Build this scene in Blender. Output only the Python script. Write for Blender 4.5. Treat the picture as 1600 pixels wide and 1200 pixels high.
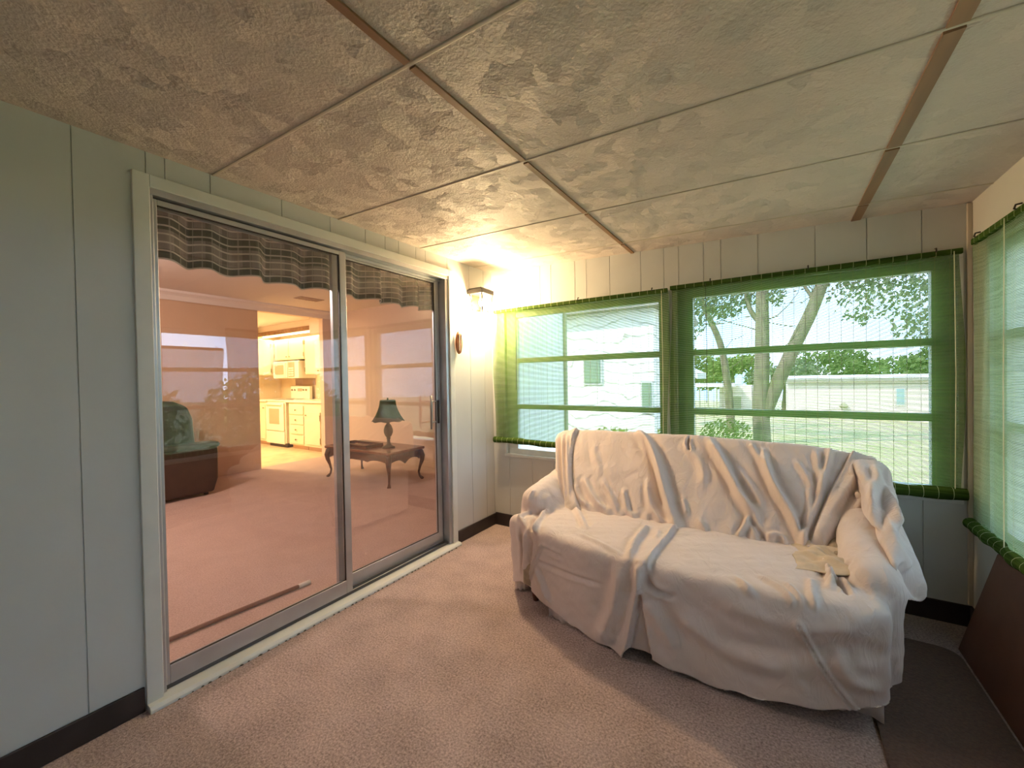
import bpy, bmesh, math, random
import numpy as np
from mathutils import Vector, Matrix, noise
random.seed(7)
for o in list(bpy.data.objects): bpy.data.objects.remove(o)
sc = bpy.context.scene
COL = sc.collection
PI = math.pi

# ------------------------------------------------------------------ camera
cam_d = bpy.data.cameras.new('camera'); cam = bpy.data.objects.new('camera', cam_d); COL.objects.link(cam)
YAW, PITCH, ROLL = -0.5742, -0.0131, -0.0177
fwd = Vector((math.sin(YAW)*math.cos(PITCH), math.cos(YAW)*math.cos(PITCH), math.sin(PITCH)))
rgt = Vector((math.cos(YAW), -math.sin(YAW), 0)); up = rgt.cross(fwd)
r2 = rgt*math.cos(ROLL)+up*math.sin(ROLL); u2 = -rgt*math.sin(ROLL)+up*math.cos(ROLL)
Mx = Matrix((r2, u2, -fwd)).transposed().to_4x4(); Mx.translation = Vector((2.0453, 0, 1.2494))
cam.matrix_world = Mx
cam_d.sensor_width = 36; cam_d.lens = 637.38/1600*36; cam_d.clip_start = .02; cam_d.clip_end = 300
sc.camera = cam
sc.view_settings.view_transform = 'Standard'; sc.view_settings.look = 'None'
sc.view_settings.gamma = 1; sc.view_settings.exposure = 0.38
sc.view_settings.use_curve_mapping = False

# ------------------------------------------------------------------ sky and sun
W_ = bpy.data.worlds.new('sky'); sc.world = W_; W_.use_nodes = True
nt = W_.node_tree; nt.nodes.clear()
wo = nt.nodes.new('ShaderNodeOutputWorld'); bg = nt.nodes.new('ShaderNodeBackground')
tc = nt.nodes.new('ShaderNodeTexCoord'); nz = nt.nodes.new('ShaderNodeTexNoise'); cr = nt.nodes.new('ShaderNodeValToRGB')
nz.inputs['Scale'].default_value = 3.0; nz.inputs['Detail'].default_value = 6
cr.color_ramp.elements[0].position = .42; cr.color_ramp.elements[0].color = (.38, .62, .95, 1)
cr.color_ramp.elements[1].position = .72; cr.color_ramp.elements[1].color = (.95, .97, 1, 1)
nt.links.new(tc.outputs['Generated'], nz.inputs['Vector']); nt.links.new(nz.outputs['Fac'], cr.inputs['Fac'])
nt.links.new(cr.outputs['Color'], bg.inputs['Color']); nt.links.new(bg.outputs[0], wo.inputs['Surface'])
bg.inputs['Strength'].default_value = 5.6
sun_d = bpy.data.lights.new('sun', 'SUN'); sun = bpy.data.objects.new('sun', sun_d); COL.objects.link(sun)
sun_d.energy = 9.0; sun_d.angle = math.radians(1.5); sun_d.color = (1, .95, .86)
sun.rotation_euler = Vector((.55, .62, -.80)).to_track_quat('-Z', 'Y').to_euler()

def point_light(name, loc, energy, color, radius=.05):
    d = bpy.data.lights.new(name, 'POINT'); o = bpy.data.objects.new(name, d); COL.objects.link(o)
    o.location = loc; d.energy = energy; d.color = color; d.shadow_soft_size = radius
    return o
def area_light(name, loc, rot, sx, sy, energy, color):
    d = bpy.data.lights.new(name, 'AREA'); o = bpy.data.objects.new(name, d); COL.objects.link(o)
    d.shape = 'RECTANGLE'; d.size = sx; d.size_y = sy; d.energy = energy; d.color = color
    o.location = loc; o.rotation_euler = rot
    return o
# lantern bulb, two added room fills, and the kitchen tube
point_light('lantern_bulb', (.100, 2.60, 1.825), 74, (1, .75, .44), .05)
point_light('living_room_fill', (-2.2, .45, 2.24), 84, (1, .80, .68), .12)  # unseen lamp added to warm and brighten the living room
area_light('kitchen_fill', (-5.6, 2.65, 2.33), (0, 0, 0), 1.1, .25, 88, (1, .80, .42))  # unseen lamp added to brighten the kitchen
area_light('kitchen_tube_glow', (-5.9, 4.31, 2.165), (0, 0, 0), 2.2, .04, 14, (1, .72, .36))

# ------------------------------------------------------------------ materials
MATS = {}
def mat(name, color, rough=.7, noise_amt=0, noise_scale=20, bump=0, bump_scale=60, metallic=0, color2=None, emit=None, emit_s=0, sheen=0, transl=0, detail=3, bump_dist=.002, nstretch=(1,1,1)):
    m = bpy.data.materials.new(name); m.use_nodes = True; MATS[name] = m
    n = m.node_tree; b = n.nodes['Principled BSDF']
    b.inputs['Roughness'].default_value = rough; b.inputs['Metallic'].default_value = metallic
    c = tuple(color)+(1,)
    b.inputs['Base Color'].default_value = c
    t = n.nodes.new('ShaderNodeTexCoord'); mp = n.nodes.new('ShaderNodeMapping'); mp.inputs['Scale'].default_value = nstretch
    n.links.new(t.outputs['Object'], mp.inputs['Vector'])
    if color2 or noise_amt:
        z = n.nodes.new('ShaderNodeTexNoise'); z.inputs['Scale'].default_value = noise_scale; z.inputs['Detail'].default_value = detail
        n.links.new(mp.outputs[0], z.inputs['Vector'])
        r = n.nodes.new('ShaderNodeValToRGB')
        c2 = tuple(color2)+(1,) if color2 else tuple(x*(1-noise_amt) for x in color)+(1,)
        r.color_ramp.elements[0].position = .38; r.color_ramp.elements[0].color = c2
        r.color_ramp.elements[1].position = .62; r.color_ramp.elements[1].color = c
        n.links.new(z.outputs['Fac'], r.inputs['Fac']); n.links.new(r.outputs['Color'], b.inputs['Base Color'])
    if bump:
        z = n.nodes.new('ShaderNodeTexNoise'); z.inputs['Scale'].default_value = bump_scale; z.inputs['Detail'].default_value = 3
        n.links.new(mp.outputs[0], z.inputs['Vector'])
        bp = n.nodes.new('ShaderNodeBump'); bp.inputs['Strength'].default_value = bump; bp.inputs['Distance'].default_value = bump_dist
        n.links.new(z.outputs['Fac'], bp.inputs['Height']); n.links.new(bp.outputs[0], b.inputs['Normal'])
    if emit:
        b.inputs['Emission Color'].default_value = tuple(emit)+(1,); b.inputs['Emission Strength'].default_value = emit_s
    if sheen: b.inputs['Sheen Weight'].default_value = sheen
    if transl:
        out = n.nodes['Material Output']; ts = n.nodes.new('ShaderNodeBsdfTranslucent'); mx = n.nodes.new('ShaderNodeMixShader')
        ts.inputs['Color'].default_value = c; mx.inputs[0].default_value = transl
        n.links.new(b.outputs[0], mx.inputs[1]); n.links.new(ts.outputs[0], mx.inputs[2]); n.links.new(mx.outputs[0], out.inputs['Surface'])
    return m
def math_node(n, op, a, b=None, c=None):
    x = n.nodes.new('ShaderNodeMath'); x.operation = op
    for i, v in enumerate((a, b, c)):
        if v is None: continue
        if isinstance(v, (int, float)): x.inputs[i].default_value = v
        else: n.links.new(v, x.inputs[i])
    return x.outputs[0]

mat('wall_paint', (.60, .60, .575), .55, .04, 3, .15, 40)
mat('wall_paint_right', (.66, .62, .54), .6, .04, 3, .15, 40)
mat('trim_white', (.70, .70, .66), .45, .06, 8)
mat('ceiling_batten', (.54, .47, .38), .5)
mat('brown_wood_strip', (.32, .165, .085), .5, .35, 12, nstretch=(1, .1, 1))
mat('base_rubber', (.035, .024, .024), .5, .3, 10)
mat('aluminium', (.52, .53, .56), .38, .12, 6, metallic=.75)
mat('aluminium_dark', (.10, .10, .11), .5, metallic=.5)
mat('window_alu', (.62, .64, .64), .5, .1, 10)
mat('dirt', (.10, .09, .07), .9)
mat('living_wall', (.72, .56, .48), .7, .03, 2)
mat('tan_panel', (.62, .40, .27), .6, .06, 3)
mat('living_ceiling', (.80, .70, .66), .8)
mat('kitchen_wall', (.80, .62, .42), .6, .05, 4)
mat('kitchen_floor', (.72, .55, .34), .4, .2, 5)
mat('cabinet_cream', (.82, .74, .55), .4)
mat('enamel_white', (.85, .80, .68), .25)
mat('oven_glass', (.50, .36, .24), .2)
mat('dark_gap', (.05, .03, .02), .6)
mat('brass_dark', (.25, .17, .08), .4, metallic=.6)
mat('walnut', (.13, .038, .018), .28, .5, 18, nstretch=(.2, 2, 2))
mat('walnut_top', (.22, .065, .032), .22, .4, 14, nstretch=(.3, 2, 2))
mat('leather', (.045, .022, .016), .38, .2, 10, .3, 90)
mat('leather_green', (.035, .036, .03), .45, .2, 10, .3, 90)
mat('lamp_shade', (.06, .052, .036), .8, .2, 30)
mat('lamp_body', (.10, .075, .045), .4, .4, 40)
mat('black_metal', (.03, .022, .018), .45)
mat('sheet_cream', (.69, .58, .54), .85, .03, 3, .25, 420, sheen=.2, bump_dist=.0006)
def wrinkle(m):
    n = m.node_tree; b = n.nodes['Principled BSDF']; old = b.inputs['Normal'].links[0].from_node
    t = n.nodes.new('ShaderNodeTexCoord'); mp = n.nodes.new('ShaderNodeMapping'); mp.inputs['Scale'].default_value = (1, .7, .38); mp.inputs['Rotation'].default_value = (0, .35, 0)
    z = n.nodes.new('ShaderNodeTexNoise'); z.inputs['Scale'].default_value = 15; z.inputs['Detail'].default_value = 3; z.inputs['Distortion'].default_value = 1.2
    n.links.new(t.outputs['Object'], mp.inputs['Vector']); n.links.new(mp.outputs[0], z.inputs['Vector'])
    r = math_node(n, 'POWER', math_node(n, 'SUBTRACT', 1.0, math_node(n, 'MULTIPLY', math_node(n, 'ABSOLUTE', math_node(n, 'SUBTRACT', z.outputs['Fac'], .5)), 4.0)), 2.0)
    bp = n.nodes.new('ShaderNodeBump'); bp.inputs['Strength'].default_value = .38; bp.inputs['Distance'].default_value = .004
    n.links.new(r, bp.inputs['Height']); n.links.new(old.outputs[0], bp.inputs['Normal']); n.links.new(bp.outputs[0], b.inputs['Normal'])
wrinkle(MATS['sheet_cream'])
mat('sofa_upholstery', (.36, .28, .20), .9, .2, 40, .3, 200)
mat('sofa_tan', (.62, .49, .36), .85, .1, 30)
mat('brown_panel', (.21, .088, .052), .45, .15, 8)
mat('plaque_wood', (.50, .20, .085), .5, .3, 30)
mat('cord_cream', (.75, .72, .50), .7)
mat('cord_dark', (.06, .06, .04), .7)
mat('rod_brown', (.24, .12, .08), .6)
mat('chip_white', (.85, .78, .68), .6)
mat('grey_steel', (.35, .33, .31), .4, metallic=.6)
mat('vent_grey', (.42, .27, .22), .6)
mat('bulb_glow', (1, .85, .6), .5, emit=(1, .74, .36), emit_s=14)
mat('tube_glow', (1, .95, .8), .5, emit=(1, .80, .50), emit_s=9)
mat('fill_light_glow', (1, .9, .8), .5, emit=(1, .75, .6), emit_s=4)
mat('grass', (.30, .31, .15), .95, color2=(.48, .44, .27), noise_scale=1.2, detail=8)
mat('bark', (.20, .155, .125), .9, .4, 6, .6, 14, nstretch=(1, 1, .2))
mat('bark_dark', (.18, .13, .10), .9, .3, 6)
mat('leaf_a', (.13, .19, .06), .7, transl=.4)
mat('leaf_b', (.20, .27, .07), .7, transl=.4)
mat('leaf_c', (.16, .19, .12), .7, transl=.3)
mat('outer_wall_white', (.80, .82, .78), .7)
mat('roof_white', (.75, .76, .78), .6)
mat('roof_dark', (.30, .28, .26), .8)
mat('post_brown', (.34, .33, .24), .8)
mat('plastic_soft', (.70, .68, .60), .5)
mat('oven_blue', (.30, .42, .50), .15)
mat('window_green', (.22, .30, .24), .2)

def glass_mat(name, spec=1.5, tint=(1, 1, 1), rough=0.0):
    m = bpy.data.materials.new(name); m.use_nodes = True; n = m.node_tree; n.nodes.clear(); MATS[name] = m
    out = n.nodes.new('ShaderNodeOutputMaterial'); mx = n.nodes.new('ShaderNodeMixShader')
    ge = n.nodes.new('ShaderNodeNewGeometry'); dt = n.nodes.new('ShaderNodeVectorMath'); dt.operation = 'DOT_PRODUCT'
    n.links.new(ge.outputs['Incoming'], dt.inputs[0]); n.links.new(ge.outputs['Normal'], dt.inputs[1])
    f0 = ((spec-1)/(spec+1))**2
    fr = math_node(n, 'MULTIPLY_ADD', math_node(n, 'POWER', math_node(n, 'SUBTRACT', 1.0, math_node(n, 'ABSOLUTE', dt.outputs['Value'])), 5.0), 1-f0, f0)
    tr = n.nodes.new('ShaderNodeBsdfTransparent'); tr.inputs[0].default_value = tuple(tint)+(1,)
    gl = n.nodes.new('ShaderNodeBsdfGlossy'); gl.inputs['Roughness'].default_value = rough
    n.links.new(fr, mx.inputs[0]); n.links.new(tr.outputs[0], mx.inputs[1]); n.links.new(gl.outputs[0], mx.inputs[2])
    n.links.new(mx.outputs[0], out.inputs['Surface'])
glass_mat('door_glass', 1.75); glass_mat('window_glass', 1.45); glass_mat('lantern_glass', 1.45, (1, .95, .85))

# carpet: fine speckled pile
def carpet(name, c1, c2):
    m = mat(name, c1, .95); n = m.node_tree; b = n.nodes['Principled BSDF']
    t = n.nodes.new('ShaderNodeTexCoord')
    z1 = n.nodes.new('ShaderNodeTexNoise'); z1.inputs['Scale'].default_value = 120; z1.inputs['Detail'].default_value = 4; z1.inputs['Roughness'].default_value = .7
    z2 = n.nodes.new('ShaderNodeTexNoise'); z2.inputs['Scale'].default_value = 5; z2.inputs['Detail'].default_value = 4
    n.links.new(t.outputs['Object'], z1.inputs['Vector']); n.links.new(t.outputs['Object'], z2.inputs['Vector'])
    s = math_node(n, 'MULTIPLY_ADD', z2.outputs['Fac'], .25, math_node(n, 'MULTIPLY_ADD', z1.outputs['Fac'], 1.0, -.12))
    r = n.nodes.new('ShaderNodeValToRGB')
    r.color_ramp.elements[0].position = .33; r.color_ramp.elements[0].color = tuple(c2)+(1,)
    r.color_ramp.elements[1].position = .68; r.color_ramp.elements[1].color = tuple(c1)+(1,)
    n.links.new(s, r.inputs['Fac']); n.links.new(r.outputs['Color'], b.inputs['Base Color'])
    bp = n.nodes.new('ShaderNodeBump'); bp.inputs['Strength'].default_value = .9; bp.inputs['Distance'].default_value = .006
    n.links.new(z1.outputs['Fac'], bp.inputs['Height']); n.links.new(bp.outputs[0], b.inputs['Normal'])
    b.inputs['Sheen Weight'].default_value = .2
carpet('lanai_carpet', (.66, .49, .445), (.21, .14, .12))
carpet('living_carpet', (.66, .47, .40), (.46, .30, .25))
carpet('mat_brown_dim', (.17, .09, .062), (.09, .045, .03))  # mat's brown is also deepened to paint in the dim corner

# ceiling: troweled crow's-foot texture
def ceiling_mat():
    m = mat('ceiling_texture', (.60, .53, .42), .62); n = m.node_tree; b = n.nodes['Principled BSDF']
    t = n.nodes.new('ShaderNodeTexCoord')
    wz = n.nodes.new('ShaderNodeTexNoise'); wz.inputs['Scale'].default_value = 22; wz.inputs['Detail'].default_value = 3
    n.links.new(t.outputs['Object'], wz.inputs['Vector'])
    ad = n.nodes.new('ShaderNodeVectorMath'); ad.operation = 'MULTIPLY_ADD'
    n.links.new(wz.outputs['Color'], ad.inputs[0]); ad.inputs[1].default_value = (.07, .07, 0); n.links.new(t.outputs['Object'], ad.inputs[2])
    v = n.nodes.new('ShaderNodeTexVoronoi'); v.voronoi_dimensions = '2D'; v.inputs['Scale'].default_value = 15
    n.links.new(ad.outputs[0], v.inputs['Vector'])
    df = n.nodes.new('ShaderNodeVectorMath'); df.operation = 'SUBTRACT'; n.links.new(ad.outputs[0], df.inputs[0]); n.links.new(v.outputs['Position'], df.inputs[1])
    cc = n.nodes.new('ShaderNodeVectorMath'); cc.operation = 'SUBTRACT'; n.links.new(v.outputs['Color'], cc.inputs[0]); cc.inputs[1].default_value = (.5, .5, .5)
    dp = n.nodes.new('ShaderNodeVectorMath'); dp.operation = 'DOT_PRODUCT'; n.links.new(df.outputs[0], dp.inputs[0]); n.links.new(cc.outputs[0], dp.inputs[1])
    f = n.nodes.new('ShaderNodeTexNoise'); f.inputs['Scale'].default_value = 110; f.inputs['Detail'].default_value = 4
    n.links.new(t.outputs['Object'], f.inputs['Vector'])
    h = math_node(n, 'MULTIPLY_ADD', f.outputs['Fac'], .0030, math_node(n, 'MULTIPLY', dp.outputs['Value'], .24))
    bp = n.nodes.new('ShaderNodeBump'); bp.inputs['Strength'].default_value = 1.0; bp.inputs['Distance'].default_value = 1.0
    n.links.new(h, bp.inputs['Height']); n.links.new(bp.outputs[0], b.inputs['Normal'])
    sx = n.nodes.new('ShaderNodeSeparateXYZ'); n.links.new(v.outputs['Color'], sx.inputs[0])
    mx = n.nodes.new('ShaderNodeMix'); mx.data_type = 'RGBA'
    mx.inputs[6].default_value = (.56, .475, .415, 1); mx.inputs[7].default_value = (.60, .51, .445, 1)
    n.links.new(sx.outputs[0], mx.inputs[0]); n.links.new(mx.outputs[2], b.inputs['Base Color'])
    b.inputs['Specular IOR Level'].default_value = .6
ceiling_mat()

# woven matchstick blind: thin green slats with open gaps and pale strings (axis = horizontal object axis)
def blind_mat(name, axis, solid=False, gapw=.32, pale=False):
    m = bpy.data.materials.new(name); m.use_nodes = True; n = m.node_tree; n.nodes.clear(); MATS[name] = m
    out = n.nodes.new('ShaderNodeOutputMaterial')
    t = n.nodes.new('ShaderNodeTexCoord'); s = n.nodes.new('ShaderNodeSeparateXYZ'); n.links.new(t.outputs['Object'], s.inputs[0])
    hz = s.outputs[axis]
    df = n.nodes.new('ShaderNodeBsdfDiffuse'); tl = n.nodes.new('ShaderNodeBsdfTranslucent')
    nz = n.nodes.new('ShaderNodeTexNoise'); nz.inputs['Scale'].default_value = 2.0
    mp = n.nodes.new('ShaderNodeMapping'); mp.inputs['Scale'].default_value = (2, 2, 60)
    n.links.new(t.outputs['Object'], mp.inputs['Vector']); n.links.new(mp.outputs[0], nz.inputs['Vector'])
    r = n.nodes.new('ShaderNodeValToRGB')
    r.color_ramp.elements[0].position = .3; r.color_ramp.elements[0].color = (.065, .135, .022, 1)
    r.color_ramp.elements[1].position = .7; r.color_ramp.elements[1].color = (.125, .235, .042, 1)
    if pale: r.color_ramp.elements[0].color = (.13, .19, .085, 1); r.color_ramp.elements[1].color = (.22, .30, .16, 1)
    n.links.new(nz.outputs['Fac'], r.inputs['Fac'])
    st = math_node(n, 'LESS_THAN', math_node(n, 'FRACT', math_node(n, 'MULTIPLY', hz, 1/.052)), .035)
    mc = n.nodes.new('ShaderNodeMix'); mc.data_type = 'RGBA'; mc.inputs[7].default_value = (.55, .58, .33, 1)
    n.links.new(st, mc.inputs[0]); n.links.new(r.outputs['Color'], mc.inputs[6])
    n.links.new(mc.outputs[2], df.inputs['Color']); mt_ = n.nodes.new('ShaderNodeMix'); mt_.data_type = 'RGBA'; mt_.inputs[7].default_value = (.03, .035, .02, 1)
    n.links.new(st, mt_.inputs[0]); n.links.new(r.outputs['Color'], mt_.inputs[6]); n.links.new(mt_.outputs[2], tl.inputs['Color'])
    ms = n.nodes.new('ShaderNodeMixShader'); ms.inputs[0].default_value = .42
    n.links.new(df.outputs[0], ms.inputs[1]); n.links.new(tl.outputs[0], ms.inputs[2])
    if solid:
        ms.inputs[0].default_value = .06; r.color_ramp.elements[0].color = (.03, .055, .012, 1); r.color_ramp.elements[1].color = (.07, .12, .025, 1)
        n.links.new(ms.outputs[0], out.inputs['Surface']); return m
    gap = math_node(n, 'LESS_THAN', math_node(n, 'FRACT', math_node(n, 'MULTIPLY', s.outputs[2], 1/.0058)), gapw)
    gap = math_node(n, 'MULTIPLY', gap, math_node(n, 'SUBTRACT', 1.0, st))
    tr = n.nodes.new('ShaderNodeBsdfTransparent'); mx = n.nodes.new('ShaderNodeMixShader')
    n.links.new(gap, mx.inputs[0]); n.links.new(ms.outputs[0], mx.inputs[1]); n.links.new(tr.outputs[0], mx.inputs[2])
    n.links.new(mx.outputs[0], out.inputs['Surface'])
    return m
blind_mat('blind_weave_x', 0); blind_mat('blind_weave_y', 1, gapw=.22, pale=True)
blind_mat('blind_roll_x', 0, True); blind_mat('blind_roll_y', 1, True)

# plaid valance cloth: grey green check, stripes by height and along the wall
def plaid():
    m = mat('plaid', (.12, .12, .10), .9, transl=.4); n = m.node_tree; b = n.nodes['Principled BSDF']
    t = n.nodes.new('ShaderNodeTexCoord'); s = n.nodes.new('ShaderNodeSeparateXYZ'); n.links.new(t.outputs['UV'], s.inputs[0])
    def stripe(x, period, duty, off=0):
        return math_node(n, 'LESS_THAN', math_node(n, 'FRACT', math_node(n, 'MULTIPLY_ADD', x, 1/period, off)), duty)
    hl = stripe(s.outputs[1], .036, .20); hd = stripe(s.outputs[1], .144, .42, .1); vl = stripe(s.outputs[0], .045, .14); vd = stripe(s.outputs[0], .09, .4, .3)
    def mixc(f, a, bcol, k=1.0):
        x = n.nodes.new('ShaderNodeMix'); x.data_type = 'RGBA'
        n.links.new(math_node(n, 'MULTIPLY', f, k), x.inputs[0])
        if isinstance(a, tuple): x.inputs[6].default_value = a
        else: n.links.new(a, x.inputs[6])
        x.inputs[7].default_value = bcol
        return x.outputs[2]
    c = mixc(hd, (.38, .34, .32, 1), (.085, .095, .08, 1), .85)
    c = mixc(vd, c, (.07, .08, .065, 1), .45)
    c = mixc(hl, c, (.85, .80, .74, 1), .8)
    c = mixc(vl, c, (.62, .58, .52, 1), .42)
    n.links.new(c, b.inputs['Base Color'])
    for nd in n.nodes:
        if nd.type == 'BSDF_TRANSLUCENT': n.links.new(c, nd.inputs['Color'])
plaid()

# lap siding: boards shown by thin lines at their laps
def siding(name, col, pitch, wob=0):
    m = mat(name, col, .8); n = m.node_tree; b = n.nodes['Principled BSDF']
    t = n.nodes.new('ShaderNodeTexCoord'); s = n.nodes.new('ShaderNodeSeparateXYZ'); n.links.new(t.outputs['Object'], s.inputs[0])
    z = n.nodes.new('ShaderNodeTexNoise'); z.inputs['Scale'].default_value = 1.1; z.inputs['Detail'].default_value = 2
    n.links.new(t.outputs['Object'], z.inputs['Vector'])
    zz = math_node(n, 'MULTIPLY_ADD', z.outputs['Fac'], wob, s.outputs[2])
    f = math_node(n, 'FRACT', math_node(n, 'MULTIPLY', zz, 1/pitch)); l = math_node(n, 'LESS_THAN', f, .10)
    x = n.nodes.new('ShaderNodeMix'); x.data_type = 'RGBA'; x.inputs[6].default_value = tuple(col)+(1,)
    x.inputs[7].default_value = tuple(v*.55 for v in col)+(1,)
    n.links.new(l, x.inputs[0]); n.links.new(x.outputs[2], b.inputs['Base Color'])
siding('siding_pink', (.78, .69, .65), .30); siding('siding_white', (.84, .84, .82), .26, .9)

# ------------------------------------------------------------------ mesh helpers
class MB:
    def __init__(s): s.v = []; s.f = []; s.m = []; s.uv = None
    def add(s, verts, faces, mi=0):
        k = len(s.v); s.v += [tuple(p) for p in verts]; s.f += [tuple(i+k for i in f) for f in faces]; s.m += [mi]*len(faces); return s
    def box(s, a, b, mi=0):
        x0, x1 = sorted((a[0], b[0])); y0, y1 = sorted((a[1], b[1])); z0, z1 = sorted((a[2], b[2]))
        return s.add([(x0,y0,z0),(x1,y0,z0),(x1,y1,z0),(x0,y1,z0),(x0,y0,z1),(x1,y0,z1),(x1,y1,z1),(x0,y1,z1)],
                     [(0,3,2,1),(4,5,6,7),(0,1,5,4),(1,2,6,5),(2,3,7,6),(3,0,4,7)], mi)
    def tube(s, pts, rad, n=10, mi=0, cap=True):
        pts = [Vector(p) for p in pts]; k = len(pts)
        if isinstance(rad, (int, float)): rad = [rad]*k
        vs = []; prev = None
        for i, p in enumerate(pts):
            d = (pts[min(i+1, k-1)]-pts[max(i-1, 0)]).normalized()
            if prev is None: a = d.cross(Vector((0, 0, 1)) if abs(d.z) < .9 else Vector((1, 0, 0))).normalized()
            else: a = (prev-d*prev.dot(d)).normalized()
            prev = a; b = d.cross(a)
            for j in range(n):
                t = 2*PI*j/n; vs.append(p+(a*math.cos(t)+b*math.sin(t))*rad[i])
        fs = [(i*n+j, i*n+(j+1) % n, (i+1)*n+(j+1) % n, (i+1)*n+j) for i in range(k-1) for j in range(n)]
        if cap: fs += [tuple(range(n-1, -1, -1)), tuple((k-1)*n+j for j in range(n))]
        return s.add(vs, fs, mi)
    def lathe(s, c, prof, n=20, mi=0, axis=2, sx=1, sy=1):
        vs = []
        for (r, z) in prof:
            for j in range(n):
                t = 2*PI*j/n; p = [r*math.cos(t)*sx, r*math.sin(t)*sy, z]
                if axis == 0: p = [z, p[0], p[1]]
                if axis == 1: p = [p[0], z, p[1]]
                vs.append((c[0]+p[0], c[1]+p[1], c[2]+p[2]))
        k = len(prof)
        fs = [(i*n+j, i*n+(j+1) % n, (i+1)*n+(j+1) % n, (i+1)*n+j) for i in range(k-1) for j in range(n)]
        fs += [tuple(range(n-1, -1, -1)), tuple((k-1)*n+j for j in range(n))]
        return s.add(vs, fs, mi)
    def prism(s, poly, axis, a, b, mi=0):
        """poly of 2D points extruded along axis from a to b"""
        def P(q, t):
            if axis == 0: return (t, q[0], q[1])
            if axis == 1: return (q[0], t, q[1])
            return (q[0], q[1], t)
        n = len(poly); vs = [P(q, a) for q in poly]+[P(q, b) for q in poly]
        return s.add(vs, [tuple(range(n)), tuple(range(2*n-1, n-1, -1))]+[(i, i+n, (i+1) % n+n, (i+1) % n) for i in range(n)], mi)
    def grid(s, fn, nu, nv, mi=0, uvfn=None):
        vs = [fn(i/nu, j/nv) for j in range(nv+1) for i in range(nu+1)]
        fs = [(j*(nu+1)+i, j*(nu+1)+i+1, (j+1)*(nu+1)+i+1, (j+1)*(nu+1)+i) for j in range(nv) for i in range(nu)]
        if uvfn: s.uv = [uvfn(i/nu, j/nv) for j in range(nv+1) for i in range(nu+1)]
        return s.add(vs, fs, mi)
    def build(s, name, mats, parent=None, bevel=0, smooth=False, solid=0, seg=2):
        me = bpy.data.meshes.new(name)
        off = Vector(parent.get('_o', (0, 0, 0))) if parent is not None else Vector((0, 0, 0))
        me.from_pydata([tuple(Vector(p)-off) for p in s.v], [], s.f)
        if isinstance(mats, str): mats = [mats]
        for k in mats: me.materials.append(MATS[k])
        me.polygons.foreach_set('material_index', s.m)
        if s.uv:
            ul = me.uv_layers.new(name='uv')
            for l in me.loops: ul.data[l.index].uv = s.uv[l.vertex_index]
        bm = bmesh.new(); bm.from_mesh(me); bmesh.ops.recalc_face_normals(bm, faces=bm.faces)
        if not solid and not s.uv: pass
        bm.to_mesh(me); bm.free()
        if smooth: me.polygons.foreach_set('use_smooth', [True]*len(me.polygons))
        me.update()
        o = bpy.data.objects.new(name, me); COL.objects.link(o)
        if parent is not None: o.parent = parent; o['_o'] = tuple(off)
        if solid: md = o.modifiers.new('s', 'SOLIDIFY'); md.thickness = solid; md.offset = 0
        if bevel:
            md = o.modifiers.new('b', 'BEVEL'); md.width = bevel; md.segments = seg; md.limit_method = 'ANGLE'
            me.polygons.foreach_set('use_smooth', [True]*len(me.polygons))
            w = o.modifiers.new('w', 'WEIGHTED_NORMAL'); w.keep_sharp = True
        return o
def B_(a, b): return MB().box(a, b)
def tag(o, label=None, cat=None, group=None, kind=None):
    if label: o['label'] = label
    if cat: o['category'] = cat
    if group: o['group'] = group
    if kind: o['kind'] = kind
    return o
def thing(name, loc, label, cat, group=None):
    o = bpy.data.objects.new(name, None); COL.objects.link(o); o.location = loc; o['_o'] = tuple(loc)
    o.empty_display_size = .1
    return tag(o, label, cat, group)
def struct(o, label=None, cat=None): return tag(o, label, cat, kind='structure')
def srt(name, loc, label=None):
    o = bpy.data.objects.new(name, None); COL.objects.link(o); o.location = loc; o['_o'] = tuple(loc); o['kind'] = 'structure'
    if label: o['label'] = label
    return o
# ------------------------------------------------------------------ room shell (x: away from house wall, y: to the far window wall)
D = 2.859; W = 2.84; H = 2.156; SL = .0352; YB = -2.6
def cz(x): return H-SL*x
struct(B_((0, YB, -.12), (W, D, 0)).build('floor', 'lanai_carpet'), 'beige pink speckled carpet of the sun porch')
cb = MB(); cb.prism([(-.02, cz(0)), (W+.12, cz(W+.12)), (W+.12, cz(W)+.16), (-.02, cz(0)+.16)], 1, YB-.1, D+.14)
struct(cb.build('ceiling', 'ceiling_texture'), 'trowel textured cream ceiling panels of the porch')
# pale battens across and two brown wood strips
bt = 0
for y, w in ((-1.61, .012), (-1.0, .012), (-.4, .012), (.800, .013), (1.405, .012), (2.026, .012), (2.621, .012)):
    m = MB(); m.prism([(0, cz(0)-.004), (W, cz(W)-.004), (W, cz(W)+.002), (0, cz(0)+.002)], 1, y-w/2, y+w/2)
    struct(m.build('trim_batten', 'ceiling_batten', bevel=.003), 'thin cream batten across the porch ceiling')
ys = [YB, -1.61, -1.0, -.4, .8, 1.405, 2.026, 2.621, D]
for x, w in ((1.214, .022), (2.412, .040)):
    m = MB()
    for a, b in zip(ys, ys[1:]): m.box((x-w/2, a+.010, cz(x)-.007), (x+w/2, b-(.010 if b < D else 0), cz(x)+.004))
    struct(m.build('trim_strip', 'brown_wood_strip'), 'brown wood strip running along the porch ceiling')

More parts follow.
